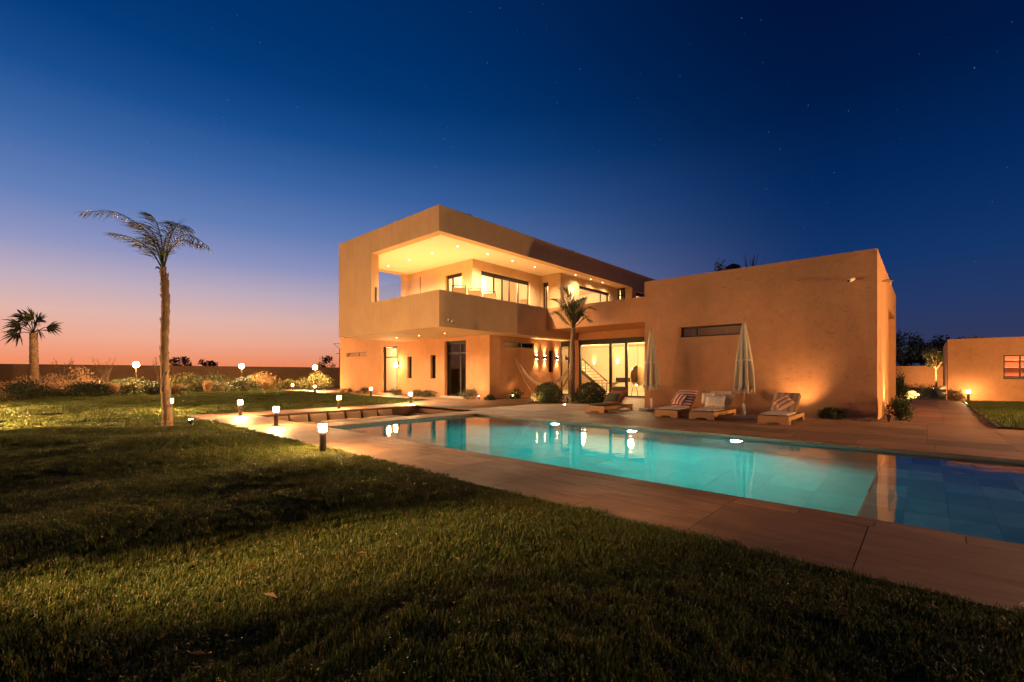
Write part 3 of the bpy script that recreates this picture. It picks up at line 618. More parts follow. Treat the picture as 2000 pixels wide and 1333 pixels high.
# ---- annex at the end of the side lawn
A = thing('annex', 'low earth plastered annex with a red lit window beyond the side lawn', 'building', (30, -6, 0))
wall('wall', 'earth_plaster', A, 'X', 30, .35, -14, -.76, -.05, 2.9, [(-4.4, -2.57, 1.02, 2.1)]); wall('wall', 'earth_plaster', A, 'Y', -1.11, .35, 30.35, 38, -.05, 2.9)
box('roof', 'earth_plaster', A, 30.35, 38, -14, -1.11, 2.4, 2.6); wall('back_wall', 'rust_fabric', A, 'X', 32.5, .2, -14, -1.11, 0, 2.4)
window('window', A, 'X', 30.1, -4.4, -2.57, 1.02, 2.1, mull=(-3.08, -3.75), fr=.05)
sh = MB()
for z in (1.15, 1.55, 1.9): sh.box(32.1, 32.49, -5, -1.6, z, z + .03)
sh.build('shelf', 'teak', A); box('roof_vent', 'black_metal', A, 30.5, 30.9, -1.9, -1.4, 2.9, 3.0)
lamp('POINT', 'room_light', (31.2, -3.2, 2.1), 260, (1, .5, .3), A, size=.12)

# ================================================================== THINGS
# ---- loungers
def lounger_base(label, group, loc):
    t_ = thing('sun_lounger', label, 'sun lounger', loc, 0, group, local=True)
    # local x: 0 at the foot end to 1.92 at the head; local y: width
    w = .34; f = MB()
    for s in (-1, 1):                                        # side rails and feet
        y0, y1 = (s * w, s * (w - .045))
        MB().box(0.05, 1.87, y0, y1, .10, .20).build('side_rail', 'teak', t_, bevel=.006)
    m = MB(); prof = [(-w, 0), (-w + .17, 0), (-w + .22, .055), (w - .22, .055), (w - .17, 0), (w, 0), (w, .205), (-w, .205)]
    for x0, x1 in ((0.0, .05), (1.87, 1.918)):
        a = [(x0, y, z) for y, z in prof]; b_ = [(x1, y, z) for y, z in prof]; n = len(prof)
        fs = [tuple(range(n))[::-1] if False else tuple(range(n - 1, -1, -1)), tuple(range(n, 2 * n))]
        for i in range(n): fs.append((i, (i + 1) % n, n + (i + 1) % n, n + i))
        m = MB(); m.add(a + b_, fs); m.build('end_board', 'teak', t_)
    for s in (-1, 1):
        for x in (.12, 1.74): box('leg', 'teak', t_, x, x + .1, s * w, s * (w - .06), 0, .10)
    for i in range(5): box('slat', 'teak', t_, .12 + i * .2, .26 + i * .2, -w + .05, w - .05, .185, .203)
    return t_
def pad(name, mat, parent, L, w, th, loc, rot=(0, 0, 0), puff=.35, pinch=.0, sub=2):
    """soft cushion lying in its own xy plane"""
    m = MB(); nx, ny = 7, 7; idx = {}
    for side in (1, -1):
        for i in range(nx):
            for j in range(ny):
                u, v = i / (nx - 1) * 2 - 1, j / (ny - 1) * 2 - 1
                e = max(abs(u), abs(v)); prof = (1 - abs(u) ** 3.2) * (1 - abs(v) ** 3.2)
                k = 1 - pinch * (1 - abs(u * v)) * e ** 4
                z = side * th / 2 * ((1 - puff) * (1 if e < .999 else .55) + puff * prof ** .5)
                idx[side, i, j] = len(m.v); m.v.append((u * L / 2 * k, v * w / 2 * k, z + random.uniform(-1, 1) * th * .03))
    for i in range(nx - 1):
        for j in range(ny - 1):
            m.f.append((idx[1, i, j], idx[1, i + 1, j], idx[1, i + 1, j + 1], idx[1, i, j + 1])); m.f.append((idx[-1, i, j], idx[-1, i, j + 1], idx[-1, i + 1, j + 1], idx[-1, i + 1, j]))
    ring = [(i, 0) for i in range(nx - 1)] + [(nx - 1, j) for j in range(ny - 1)] + [(i, ny - 1) for i in range(nx - 1, 0, -1)] + [(0, j) for j in range(ny - 1, 0, -1)]
    for a in range(len(ring)):
        p_, q_ = ring[a], ring[(a + 1) % len(ring)]; m.f.append((idx[-1, *p_], idx[-1, *q_], idx[1, *q_], idx[1, *p_]))
    me = m.mesh(name); me.materials.append(MATS[mat]); me.polygons.foreach_set('use_smooth', [True] * len(me.polygons))
    o = bpy.data.objects.new(name, me); COL.objects.link(o); o.parent = parent; o.location = loc; o.rotation_euler = rot
    if sub: md = o.modifiers.new('sub', 'SUBSURF'); md.levels = 1; md.render_levels = sub
    ORG[o.name] = (0, 0, 0); return o
TILT = math.radians(38)
def dress(t_, seat, back):
    pad('mattress', seat, t_, 1.06, .64, .075, (.56, 0, .243), puff=.2)
    bx_ = MB(); c_, s_ = math.cos(TILT), math.sin(TILT)      # backrest frame hinged at x = 1.08
    q = lambda d, y, n: (1.08 + d * c_ - n * s_, y, .215 + d * s_ + n * c_)
    for s in (-1, 1): bx_.add([q(0, s * .31, -.02), q(.74, s * .31, -.02), q(.74, s * .27, -.02), q(0, s * .27, -.02), q(0, s * .31, .01), q(.74, s * .31, .01), q(.74, s * .27, .01), q(0, s * .27, .01)], [(0, 1, 2, 3), (7, 6, 5, 4), (0, 4, 5, 1), (1, 5, 6, 2), (2, 6, 7, 3), (3, 7, 4, 0)])
    bx_.tube([q(.72, -.29, -.01), q(.72, .29, -.01)], .02, 6); bx_.tube([q(.5, 0, -.02), (1.72, 0, .2)], .018, 6)
    bx_.build('backrest_frame', 'teak', t_)
    pad('back_pad', back, t_, .78, .62, .07, q(.40, 0, .045), (0, -TILT, 0), puff=.2)
    return q
# four loungers: foot ends to the pool, heads to the wall
LX = 12.70
l1 = lounger_base('wooden sun lounger with tan striped towel beside the lit wall patch', 'wooden loungers along the pool', (LX, 2.81, 0)); q1 = dress(l1, 'cream_fabric', 'tan_stripe_towel')
l2 = lounger_base('wooden sun lounger with patterned pad and plain pillows left of the parasol', 'wooden loungers along the pool', (LX + .05, 4.57, 0)); dress(l2, 'patterned_fabric', 'patterned_fabric')
l3 = lounger_base('wooden sun lounger covered with a red and white striped towel', 'wooden loungers along the pool', (LX + .02, 5.56, 0)); dress(l3, 'cream_fabric', 'red_stripe_towel')
l4 = lounger_base('wooden sun lounger with dark olive pads in front of the dining windows', 'wooden loungers along the pool', (LX + .08, 7.98, 0)); dress(l4, 'olive_fabric', 'rust_fabric')
def pillow(label, mat, loc, size, rot, w=None, th=.15, cat='pillow', pinch=.06):
    o = pad('pillow', mat, None, size, w or size, th, loc, rot, puff=.75, pinch=pinch); return tag(o, label, cat)
pillow('orange striped pillow set diagonally on the tan striped lounger', 'orange_stripe_cushion', (LX + 1.20, 2.83, .49), .42, (0, -TILT - .25, .0), th=.13).rotation_euler.rotate_axis('Z', .75)
pillow('red and white striped pillow leaning on the red striped towel', 'red_stripe_cushion', (LX + 1.24, 5.66, .49), .40, (0, -TILT - .25, 0), th=.12).rotation_euler.rotate_axis('Z', 1.25)
pillow('wide plain cream pillow in front on the patterned lounger', 'cream_fabric', (LX + 1.10, 4.55, .46), .34, (0, -TILT - .45, 0), .56, .13)
pillow('upright cream pillow on the lounger side toward the red towel', 'cream_fabric', (LX + 1.32, 4.83, .52), .40, (0, -TILT - .3, .25), .36, .12)
pillow('tan pillow on the patterned lounger side toward the parasol', 'taupe_fabric', (LX + 1.32, 4.28, .50), .40, (0, -TILT - .3, -.25), .36, .12)
pillow('dark olive pillow lying on the olive lounger', 'olive_fabric', (LX + 1.12, 7.95, .45), .40, (0, -TILT - .1, 0), .50, .13)
pillow('long olive bolster on the head of the olive lounger', 'olive_fabric', (LX + 1.68, 7.98, .74), .24, (0, -TILT + .3, 0), .62, .12)

# ---- closed parasols
def parasol(label, loc, rz, h=2.75):
    t_ = thing('parasol', label, 'parasol', loc, rz, 'closed fringed parasols', local=True)
    MB().tube([(0, 0, .08), (0, 0, h)], .025, 12).build('pole', 'wood_pole', t_, smooth=True)
    MB().box(-.30, .30, -.30, .30, 0, .075).build('base', 'concrete', t_, bevel=.012); MB().tube([(0, 0, .07), (0, 0, .42)], .034, 12).build('pole_sleeve', 'white_paint', t_, smooth=True)
    folds = 9; n = 108; prof = []; zb = .86; zt = h - .04
    for j in range(26):
        k = j / 25; z = zt - (zt - zb) * k; r = .035 + .275 * (k ** .8) * (1 - .12 * max(0, k - .8) / .2); prof.append((r, z))
    ph = random.random() * 6
    def wob(a, j):
        k = j / 25; amp = .06 + .40 * min(1, k * 1.3)
        return 1 - amp * (.5 + .5 * math.cos(folds * a + ph + .5 * math.sin(a * 2 + k * 3))) + .07 * math.sin(3 * a + k * 4 + ph) * k + .03 * math.sin(5 * a - k * 9)
    c_ = MB().lathe(prof, n, wob=wob).build('canopy', 'canvas_fabric', t_, smooth=True)
    fr_ = MB()
    for i in range(260):                                    # fringe hanging from the hem
        a = random.random() * 2 * PI; r = prof[-1][0] * wob(a, 25) * 1.01; r2 = r * (1.0 + random.uniform(-.03, .06)); L = random.uniform(.07, .19); da = .014 / max(r, .05)
        fr_.add([(r * math.cos(a - da), r * math.sin(a - da), zb + .015), (r * math.cos(a + da), r * math.sin(a + da), zb + .015), (r2 * math.cos(a), r2 * math.sin(a), zb - L)], [(0, 1, 2)])
    fr_.build('fringe', 'cream_fabric', c_); MB().lathe([(.012, h + .09), (.03, h + .05), (.03, h), (.02, h - .03)], 10).build('finial', 'wood_pole', t_)
    MB().lathe([(.205, 1.66), (.215, 1.64), (.205, 1.62)], 30, wob=lambda a, j: .93 + .05 * math.cos(9 * a + ph)).build('tie_strap', 'cream_fabric', c_)
    return t_
parasol('closed fringed parasol between the patterned lounger and the tan striped lounger', (13.9, 3.80, 0), .3)
parasol('closed fringed parasol between the red towel lounger and the olive lounger', (14.7, 6.95, 0), .9)

# ---- bollard lamps
def bollard_proto(label, loc, h=.48):
    t_ = thing('bollard_lamp', label, 'bollard lamp', loc, 0, 'short garden bollard lamps', local=True)
    MB().tube([(0, 0, -.02), (0, 0, h - .14)], .05, 16).build('post', 'dark_bronze', t_, smooth=False)
    MB().tube([(0, 0, 0), (0, 0, .012)], .085, 18).build('base_plate', 'dark_bronze', t_)
    MB().tube([(0, 0, h - .138), (0, 0, h - .022)], .060, 14).build('lamp_glass', 'bollard_glow', t_)
    MB().tube([(0, 0, h - .02), (0, 0, h)], .064, 16).build('cap', 'dark_bronze', t_); return t_
b0 = bollard_proto('dark bollard lamp in the grass beside the pool deck edge', (3.33, 7.10, .0))
for loc, lb in (((4.30, 11.62, 0), 'bollard lamp on the paving at the near corner of the sunken lounge'), ((4.62, 15.25, 0), 'bollard lamp on the paving corner by the lawn, behind the lounge'),
                ((7.92, 15.62, 0), 'bollard lamp on the strip behind the lounge cushions'), ((11.40, 16.2, 0), 'bollard lamp at the far end of the sunken lounge by the grass tip'),
                ((13.95, 23.7, 0), 'bollard lamp on the garden path across from the glowing glass door'), ((13.9, 30.85, 0), 'bollard lamp on the garden path before its far end'),
                ((14.6, 36.2, 0), 'bollard lamp at the very end of the garden path by the hedge'), ((3.30, 17.25, .02), 'bollard lamp on the lawn right of the tall palm trunk'), ((29.3, -1.42, .04), 'bollard lamp at the foot of the annex wall by the path end')):
    o = dup(b0, loc, 0, lb); DIM = o
emit('strong_bollard_glow', WARM2, 14000.0); emit('dim_bollard_glow', WARM2, 700.0)
for loc, lb in (((-1.3, 21.6, .03), 'bollard lamp on the open lawn nearer the hedge'), ((-1.2, 16.0, .03), 'bollard lamp on the open lawn abreast of the tall palm')):
    o = dup(b0, loc, 0, lb, 'bollard lamps on the open lawn')
    for c_ in o.children:
        if c_.name.startswith('lamp_glass'): c_.data = c_.data.copy(); c_.data.materials[0] = MATS['strong_bollard_glow']
for c_ in DIM.children:
    if c_.name.startswith('lamp_glass'): c_.data = c_.data.copy(); c_.data.materials[0] = MATS['dim_bollard_glow']
# ---- post lamps along the hedge
def post_proto(label, loc, h=1.92):
    t_ = thing('post_lamp', label, 'lamp post', loc, 0, 'lamp posts along the hedge', local=True)
    MB().tube([(0, 0, -.05), (0, 0, h - .28)], .028, 10).build('post', 'dark_bronze', t_); MB().tube([(0, 0, 0), (0, 0, .02)], .09, 14).build('base_plate', 'dark_bronze', t_)
    MB().lathe([(.04, h - .28), (.10, h - .255), (.145, h - .19), (.16, h - .12), (.145, h - .05), (.10, h + .015), (.04, h + .04)], 18).build('lamp_globe', 'post_lamp_glow', t_); MB().lathe([(.06, h + .036), (.03, h + .07)], 12).build('cap', 'dark_bronze', t_); return t_
p0 = post_proto('glaring lamp post left of the tall palm in front of the hedge', (4.95, 34.6, 0))
dup(p0, (11.0, 36.0, 0), 0, 'glaring lamp post in the middle of the hedge, between the other two'); dup(p0, (16.9, 37.4, 0), 0, 'glaring lamp post at the house end of the hedge')

emit('lawn_lamp_glow', WARM2, 3300.0); emit('added_far_lamp_glow', WARM2, 5600.0); emit('side_lamp_glow', WARM2, 900.0)  # the far lamp is added out of view to brighten the house faces
for loc, lb, mt in (((-3.2, 24.0, 0), 'lamp post on the open lawn between the hedge and the tall palm', 'side_lamp_glow'), ((-4.2, 16.8, 0), 'lamp post on the open lawn level with the tall palm', 'side_lamp_glow'), ((14.3, -10.5, 0), 'added lamp post out of view beyond the shallow end of the pool', 'added_far_lamp_glow'), ((17.8, -6.0, 0), 'lamp post on the side lawn across the path from the wing', 'lawn_lamp_glow')):
    o = dup(p0, loc, 0, lb, 'lamp posts on the open lawn')
    for c_ in o.children:
        if c_.name.startswith('lamp_globe'): c_.data = c_.data.copy(); c_.data.materials[0] = MATS[mt]
# ---- ground spotlights
def spotlight(label, loc, target, power, ang=70, r=.045, color=WARM2, flush=False, h=.10):
    t_ = thing('ground_spotlight', label, 'spotlight', loc, 0, 'small garden spotlights')
    x, y, z = loc; d = (Vector(target) - Vector((x, y, z + h))).normalized()
    if flush:
        MB().lathe([(.07, z - .02), (.07, z + .008), (.05, z + .012)], 16, x, y).build('ring', 'grey_metal', t_); c_ = Vector((x, y, z + .012)); d = Vector((0, 0, 1))
    else:
        MB().tube([(x, y, z - .02), (x, y, z + h - .02)], .012, 8).build('spike', 'black_metal', t_); c_ = Vector((x, y, z + h)); MB().tube([c_ - d * .06, c_ + d * .05], [.035, .05], 14).build('housing', 'black_metal', t_); c_ = c_ + d * .052
    MB().tube([c_, c_ + d * .006], r, 12).build('bulb', 'spot_glow', t_); lamp('SPOT', 'spot_beam', c_ + d * .03, power, color, t_, c_ + d * 3, .03, ang, 1.0); return t_
spotlight('small spotlight in the grass at the foot of the tall palm', (2.84, 12.80, .03), (2.4, 13.09, 3.4), 90, 60)
spotlight('spotlight in front of the round shrub by the porch', (14.72, 12.20, 0), (15.3, 12.45, .4), 120, 95)
spotlight('flush spotlight in the paving before the slim palm', (15.1, 10.85, 0), (15.1, 10.85, 3), 12, 120, flush=True)
spotlight('spotlight by the plants at the corner of the ground floor wall', (15.25, 16.05, 0), (15.7, 16.6, 1.4), 45, 95)
spotlight('spotlight among the leafy plants under the long slot window', (16.75, 15.2, 0), (17.6, 15.77, 1.5), 85, 85)
spotlight('spotlight behind the tan striped lounger washing the wing wall', (15.05, 2.62, 0), (15.8, 2.78, 1.25), 150, 100)
spotlight('spotlight at the foot of the small lit tree', (45.0, -.4, 0), (45.9, -.55, 2.6), 1600, 90)
spotlight('spotlight inside the wing recess by the side path', (20.95, 1.12, 0), (20.75, 1.4, 3.3), 260, 90)
spotlight('spotlight beside the corner shrub shining up the wing side wall', (18.3, .62, 0), (19.0, .98, 3.0), 520, 110)
spotlight('spotlight among the flowers along the side path', (30.0, .2, 0), (35.0, .75, .7), 1100, 130)
spotlight('spotlight before the end wall of the garden behind the small lit tree', (56.5, -1.0, 0), (60, .5, 1.2), 900, 130)
spotlight('spotlight on a thin stake shining over the open lawn toward the pool', (-2.5, 5.0, .03), (1.35, 3.15, 0), 5200, 24, h=1.45)
# ---- underwater lamps
for k_, y in enumerate((7.4, 5.15, 2.85)):
    t_ = thing('underwater_lamp', ('underwater pool lamp near the slim palm end of the pool', 'underwater pool lamp between the other two in the far pool wall', 'underwater pool lamp opposite the tan striped lounger')[k_], 'pool lamp', (9.94, y, -.36), 0, 'underwater pool lamps')
    MB().tube([(9.955, y, -.36), (9.90, y, -.36)], .14, 20).build('trim_ring', 'grey_metal', t_); MB().tube([(9.899, y, -.36), (9.88, y, -.36)], [.11, .09], 18).build('bulb', 'pool_lamp_glow', t_)
    lamp('SPOT', 'pool_beam', (9.84, y, -.36), 1150, (.28, 1.0, .97), t_, (6.5, y, -.85), .08, 165, .9)

# ---- lounge cushions
for i in range(7):
    x = 5.55 + i * .625
    o = pad('backrest_cushion', 'taupe_fabric', None, .46, .58, .19, (x, 14.76, -.26 + random.uniform(-.012, .012)), (0, 0, 0), puff=.7, pinch=.07); o.rotation_euler = (random.uniform(-.03, .03), math.radians(-70) + random.uniform(-.04, .04), PI / 2 + random.uniform(-.05, .05))
    tag(o, 'taupe backrest cushion in the row lining the sunken lounge', 'cushion', 'cushions in the sunken lounge')
for i in range(3):
    o = pad('seat_pad', 'taupe_fabric', None, 1.55, .62, .10, (5.85 + i * 1.58, 14.42, -.31), (0, 0, 0), puff=.25); tag(o, 'flat taupe seat pad on the sunken lounge bench', 'seat pad', 'seat pads in the sunken lounge')

# ---- furniture seen through the dining windows
t_ = thing('dining_table', 'oval pedestal dining table inside the lit dining room', 'table', (23.0, 13.2, .05))
MB().lathe([(.02, .72), (1.0, .72), (1.03, .735), (1.0, .75), (.02, .75)], 36).build('table_top', 'white_paint', t_).scale = (.5, 1.08, 1)
bpy.data.objects[t_.children[0].name].location = (0, 0, 0)
MB().lathe([(.38, 0), (.36, .03), (.14, .22), (.11, .45), (.2, .62), (.40, .715)], 24).build('pedestal', 'white_paint', t_, smooth=True)
for o_ in t_.children:
    o_.location = (0, 0, 0)
for o_ in t_.children:                                       # meshes above were made about the table's own axis
    o_.data.transform(Matrix.Translation(Vector(ORG[t_.name])))
tg = thing('wire_chair', 'slim wire dining chair at the end of the oval table', 'chair', (22.75, 11.7, .05), .4)
ORG[tg.name] = (0, 0, 0)
MB().lathe([(.03, .43), (.22, .44), (.22, .46), (.03, .46)], 18).build('seat', 'cream_fabric', tg)
for a in (.8, 2.4, 3.9, 5.5): MB().tube([(.16 * math.cos(a), .16 * math.sin(a), .44), (.25 * math.cos(a), .25 * math.sin(a), 0)], .009, 6).build('leg', 'black_metal', tg)
bk = MB()
for i in range(7):
    a = -1.1 + i * .37; bk.tube([(.2 * math.cos(a), .2 * math.sin(a), .45), (.25 * math.cos(a), .25 * math.sin(a), .82)], .006, 5)
bk.tube([(.25 * math.cos(-1.2 + i * .3), .25 * math.sin(-1.2 + i * .3), .82) for i in range(9)], .009, 6).build('backrest', 'black_metal', tg)
dup(tg, (23.75, 14.1, .05), 2.6, 'slim wire dining chair on the far side of the oval table'); dup(tg, (22.3, 13.9, .05), 3.6, 'slim wire dining chair on the window side of the oval table')
tb = tag(MB().box(22.85, 23.2, 11.95 + .25, 12.9, .802, 1.05).build('dark_box', 'dark_bronze'), 'dark rectangular box standing on the dining table', 'box')
te = thing('hanging_chair', 'woven egg shaped hanging chair inside the dining room', 'chair', (24.4, 12.35, .55)); ORG[te.name] = (0, 0, 0)
eg = MB(); n_ = 22
prof = [(.05, 0), (.26, .08), (.38, .28), (.42, .5), (.40, .75), (.30, 1.0), (.16, 1.16), (.03, 1.22)]
for j in range(len(prof) - 1):
    for k in range(5, n_ - 1):
        a, b_ = 2 * PI * k / n_ + 2.2, 2 * PI * (k + 1) / n_ + 2.2; (r0, z0), (r1, z1) = prof[j], prof[j + 1]
        eg.quad((r0 * math.cos(a), r0 * math.sin(a), z0), (r0 * math.cos(b_), r0 * math.sin(b_), z0), (r1 * math.cos(b_), r1 * math.sin(b_), z1), (r1 * math.cos(a), r1 * math.sin(a), z1))
eg.build('shell', 'wicker', te, smooth=True); MB().tube([(0, 0, 1.2), (0, 0, 2.55)], .012, 6).build('chain', 'black_metal', te); MB().lathe([(.02, .12), (.28, .14), (.30, .2), (.02, .26)], 18).build('seat_cushion', 'cream_fabric', te)

# ---- terrace deck chairs upstairs, tops showing over the parapet
def deck_chair(label, loc, rz):
    t_ = thing('deck_chair', label, 'deck chair', loc, rz, 'folding deck chairs on the upper terrace', local=True)
    for s in (-1, 1):
        MB().tube([(s * .3, -.55, 0), (s * .3, .45, 1.38)], .018, 6).build('frame_rail', 'dark_bronze', t_); MB().tube([(s * .27, .5, 0), (s * .27, -.25, .55)], .016, 6).build('leg', 'dark_bronze', t_)
    MB().tube([(-.31, .45, 1.38), (.31, .45, 1.38)], .018, 6).tube([(-.31, -.5, .07), (.31, -.5, .07)], .016, 6).build('cross_bar', 'dark_bronze', t_)
    m = MB(); prev = None
    for i in range(9):
        k = i / 8; y, z = (.40 - .80 * k), 1.30 - .94 * k - .22 * math.sin(PI * k)
        m.v += [(-.28, y, z), (.28, y, z)]
        if i: m.f.append((2 * i - 2, 2 * i - 1, 2 * i + 1, 2 * i))
    m.build('sling', 'canvas_fabric', t_, smooth=True); return t_
deck_chair('folding deck chair on the upper terrace right behind the parapet corner', (13.75, 15.75, 3.82), 2.35)
deck_chair('folding deck chair on the upper terrace, middle one of three', (14.75, 15.7, 3.82), 2.2); deck_chair('folding deck chair on the upper terrace nearest the sliding door', (15.75, 15.7, 3.82), 2.1)

# ---- hammock on a curved wooden stand
t_ = thing('hammock', 'cream fringed hammock on a curved wooden stand by the porch wall', 'hammock', (17.5, 13.7, 0)); HX, HY = 17.5, 13.7
ux, uy = .62, -.785
arc = [(HX + ux * s * 1.45, HY + uy * s * 1.45, .10 + 1.9 * abs(s) ** 2.3) for s in np.linspace(-1, 1, 17)]
MB().tube(arc, [.045 - .012 * abs(s) for s in np.linspace(-1, 1, 17)], 8).build('stand', 'wood_pole', t_, smooth=True)
for s in (-.35, .35): MB().tube([(HX + ux * s * 1.45 - uy * .5, HY + uy * s * 1.45 + ux * .5, .03), (HX + ux * s * 1.45 + uy * .5, HY + uy * s * 1.45 - ux * .5, .03)], .04, 8).tube([(HX + ux * s * 1.45, HY + uy * s * 1.45, .03), (HX + ux * s * 1.45, HY + uy * s * 1.45, .28)], .035, 8).build('foot_beam', 'wood_pole', t_)
m = MB(); N_ = 15
for i in range(N_):
    s = -1 + 2 * i / (N_ - 1); w = .42 * (1 - abs(s) ** 3); z0 = .62 + 1.25 * abs(s) ** 2.0
    for j in range(5):
        v = -1 + j / 2; m.v.append((HX + ux * s * 1.35 - uy * v * w, HY + uy * s * 1.35 + ux * v * w, z0 + .16 * v * v * (1 - s * s)))
        if i and j: a = i * 5 + j; m.f.append((a - 6, a - 5, a, a - 1))
hm = m.build('hammock_cloth', 'cream_fabric', t_, smooth=True)
m = MB()
for i in range(150):
    s = random.uniform(-.85, .85); w = .42 * (1 - abs(s) ** 3); z0 = .62 + 1.25 * abs(s) ** 2 + .16 * (1 - s * s); sd = random.choice((-1, 1)); L = random.uniform(.15, .3); x, y = HX + ux * s * 1.35 - uy * sd * w, HY + uy * s * 1.35 + ux * sd * w
    m.add([(x - .012 * ux, y - .012 * uy, z0), (x + .012 * ux, y + .012 * uy, z0), (x, y, z0 - L)], [(0, 1, 2)])
m.build('fringe', 'cream_fabric', hm)
m = MB()                                                     # gathered macrame end at the house side
for i in range(60):
    a = random.random() * 2 * PI; r = .16 * random.random() ** .5; x, y = HX + ux * 1.25, HY + uy * 1.25
    m.tube([(x, y, 2.15), (x + r * math.cos(a) * .7, y + r * math.sin(a) * .7, 1.6), (x + r * math.cos(a), y + r * math.sin(a), random.uniform(.75, 1.15))], [.012, .02, .006], 4)
m.build('macrame_tail', 'cream_fabric', hm)

# ---- dark rounded pot at the path's end
t_ = thing('planter_pot', 'dark rounded planter pot at the end of the side path', 'pot', (32.5, -.78, 0))
MB().lathe([(.14, 0), (.32, .1), (.38, .28), (.34, .42), (.28, .46)], 24, 32.5, -.78).build('pot', 'black_metal', t_, smooth=True); MB().lathe([(.28, .45), (.22, .56), (.1, .66), (.02, .68)], 20, 32.5, -.78).build('soil_mound', 'gravel_stone', t_, smooth=True)
# ---- fallen leaves on the lawn
for i, (x, y) in enumerate(((1.0, 3.15), (.95, 2.65), (1.55, 2.75), (1.9, 2.2), (.55, 2.35), (.6, 1.7), (2.9, 3.7), (.2, 1.95))):
    m = MB(); L = random.uniform(.035, .06); a = random.random() * 6.28; z = lz(x, y) + .048
    ca, sa = math.cos(a), math.sin(a); P_ = lambda u, v, w: (x + u * ca - v * sa, y + u * sa + v * ca, z + w)
    m.add([P_(-L, 0, 0), P_(0, L * .35, .012), P_(L, 0, .004), P_(0, -L * .35, .012), P_(0, 0, 0)], [(0, 4, 1), (1, 4, 2), (2, 4, 3), (3, 4, 0)])
    tag(m.build('fallen_leaf', 'dry_leaves'), 'small dry tan leaf lying on the lawn', 'leaf', 'dry leaves scattered on the lawn')

# ================================================================== PLANTS
def frond(parent, pts, width, nl, leaf, mat='palm_leaves', rach=.018, sweep=.6, drop=.35, wind=(0, 0, 0)):
    """feather frond along a curve; leaflets on both sides, hanging and windswept"""
    pts = [Vector(q) for q in pts]; m = MB(); dense = []
    for i in range(len(pts) - 1):
        p_, q_ = pts[i], pts[i + 1]; a = pts[max(i - 1, 0)]; b_ = pts[min(i + 2, len(pts) - 1)]
        for k in range(6):
            s = k / 6; dense.append(.5 * ((2 * p_) + (q_ - a) * s + (2 * a - 5 * p_ + 4 * q_ - b_) * s * s + (3 * p_ - a - 3 * q_ + b_) * s ** 3))
    dense.append(pts[-1]); n = len(dense)
    m.tube(dense, [rach * (1 - .85 * i / (n - 1)) for i in range(n)], 5)
    wv = Vector(wind)
    for i in range(nl):
        k = .16 + .84 * (i + .5) / nl; f = k * (n - 1); a = int(min(f, n - 2)); p_ = dense[a].lerp(dense[a + 1], f - a); d = (dense[a + 1] - dense[a]).normalized()
        sd = d.cross(Vector((0, 0, 1)))
        if sd.length < .05: sd = Vector((1, 0, 0))
        sd.normalize(); L = leaf * (.35 + .65 * math.sin(PI * min(1, .12 + .88 * k)) ** .7)
        for s in (-1, 1):
            dr = (sd * s * (1 - .25 * k) + d * sweep + Vector((0, 0, -drop * random.uniform(.5, 1.3))) + wv + Vector((random.uniform(-.2, .2), random.uniform(-.2, .2), random.uniform(-.15, .15)))).normalized()
            mid = p_ + dr * L * .5; tip = p_ + dr * L + Vector((0, 0, -drop * L * .35)) + wv * L * .25; w_ = dr.cross(d); w_ = (w_.normalized() if w_.length > .01 else Vector((0, 0, 1))).cross(dr) * width
            m.add([p_ - w_ * .5, p_ + w_ * .5, mid + w_, mid - w_, tip], [(0, 1, 2, 3), (3, 2, 4)])
    return m.build('frond', mat, parent)
def palm_trunk(parent, pts, rads, mat='bark', rings=26):
    pts = [Vector(q) for q in pts]; P2, R2 = [], []
    for i in range(rings * 2 + 1):
        f = i / (rings * 2) * (len(pts) - 1); a = int(min(f, len(pts) - 2)); s = f - a
        P2.append(pts[a].lerp(pts[a + 1], s) + Vector((random.uniform(-.006, .006), random.uniform(-.006, .006), 0))); r = rads[a] * (1 - s) + rads[a + 1] * s; R2.append(r * (1.05 if i % 2 else .95) * random.uniform(.97, 1.03))
    tr = MB().tube(P2, R2, 16).build('trunk', mat, parent, smooth=False)
    m = MB()                                                 # old leaf-base scars standing off the bark
    for i in range(rings * 3):
        k = random.uniform(.06, .98); f = k * (len(P2) - 1); a = int(min(f, len(P2) - 2)); p_ = P2[a]; r = R2[a]; an = random.random() * 2 * PI; u_ = Vector((math.cos(an), math.sin(an), 0)); t2 = Vector((-math.sin(an), math.cos(an), 0)); h = random.uniform(.06, .16)
        m.add([p_ + u_ * r * .98 - t2 * .035, p_ + u_ * r * .98 + t2 * .035, p_ + u_ * (r + .018) + Vector((0, 0, h)), p_ + u_ * r * .9 + Vector((0, 0, h * .8))], [(0, 1, 2), (1, 3, 2), (3, 0, 2)])
    m.build('leaf_base', mat, tr); return tr
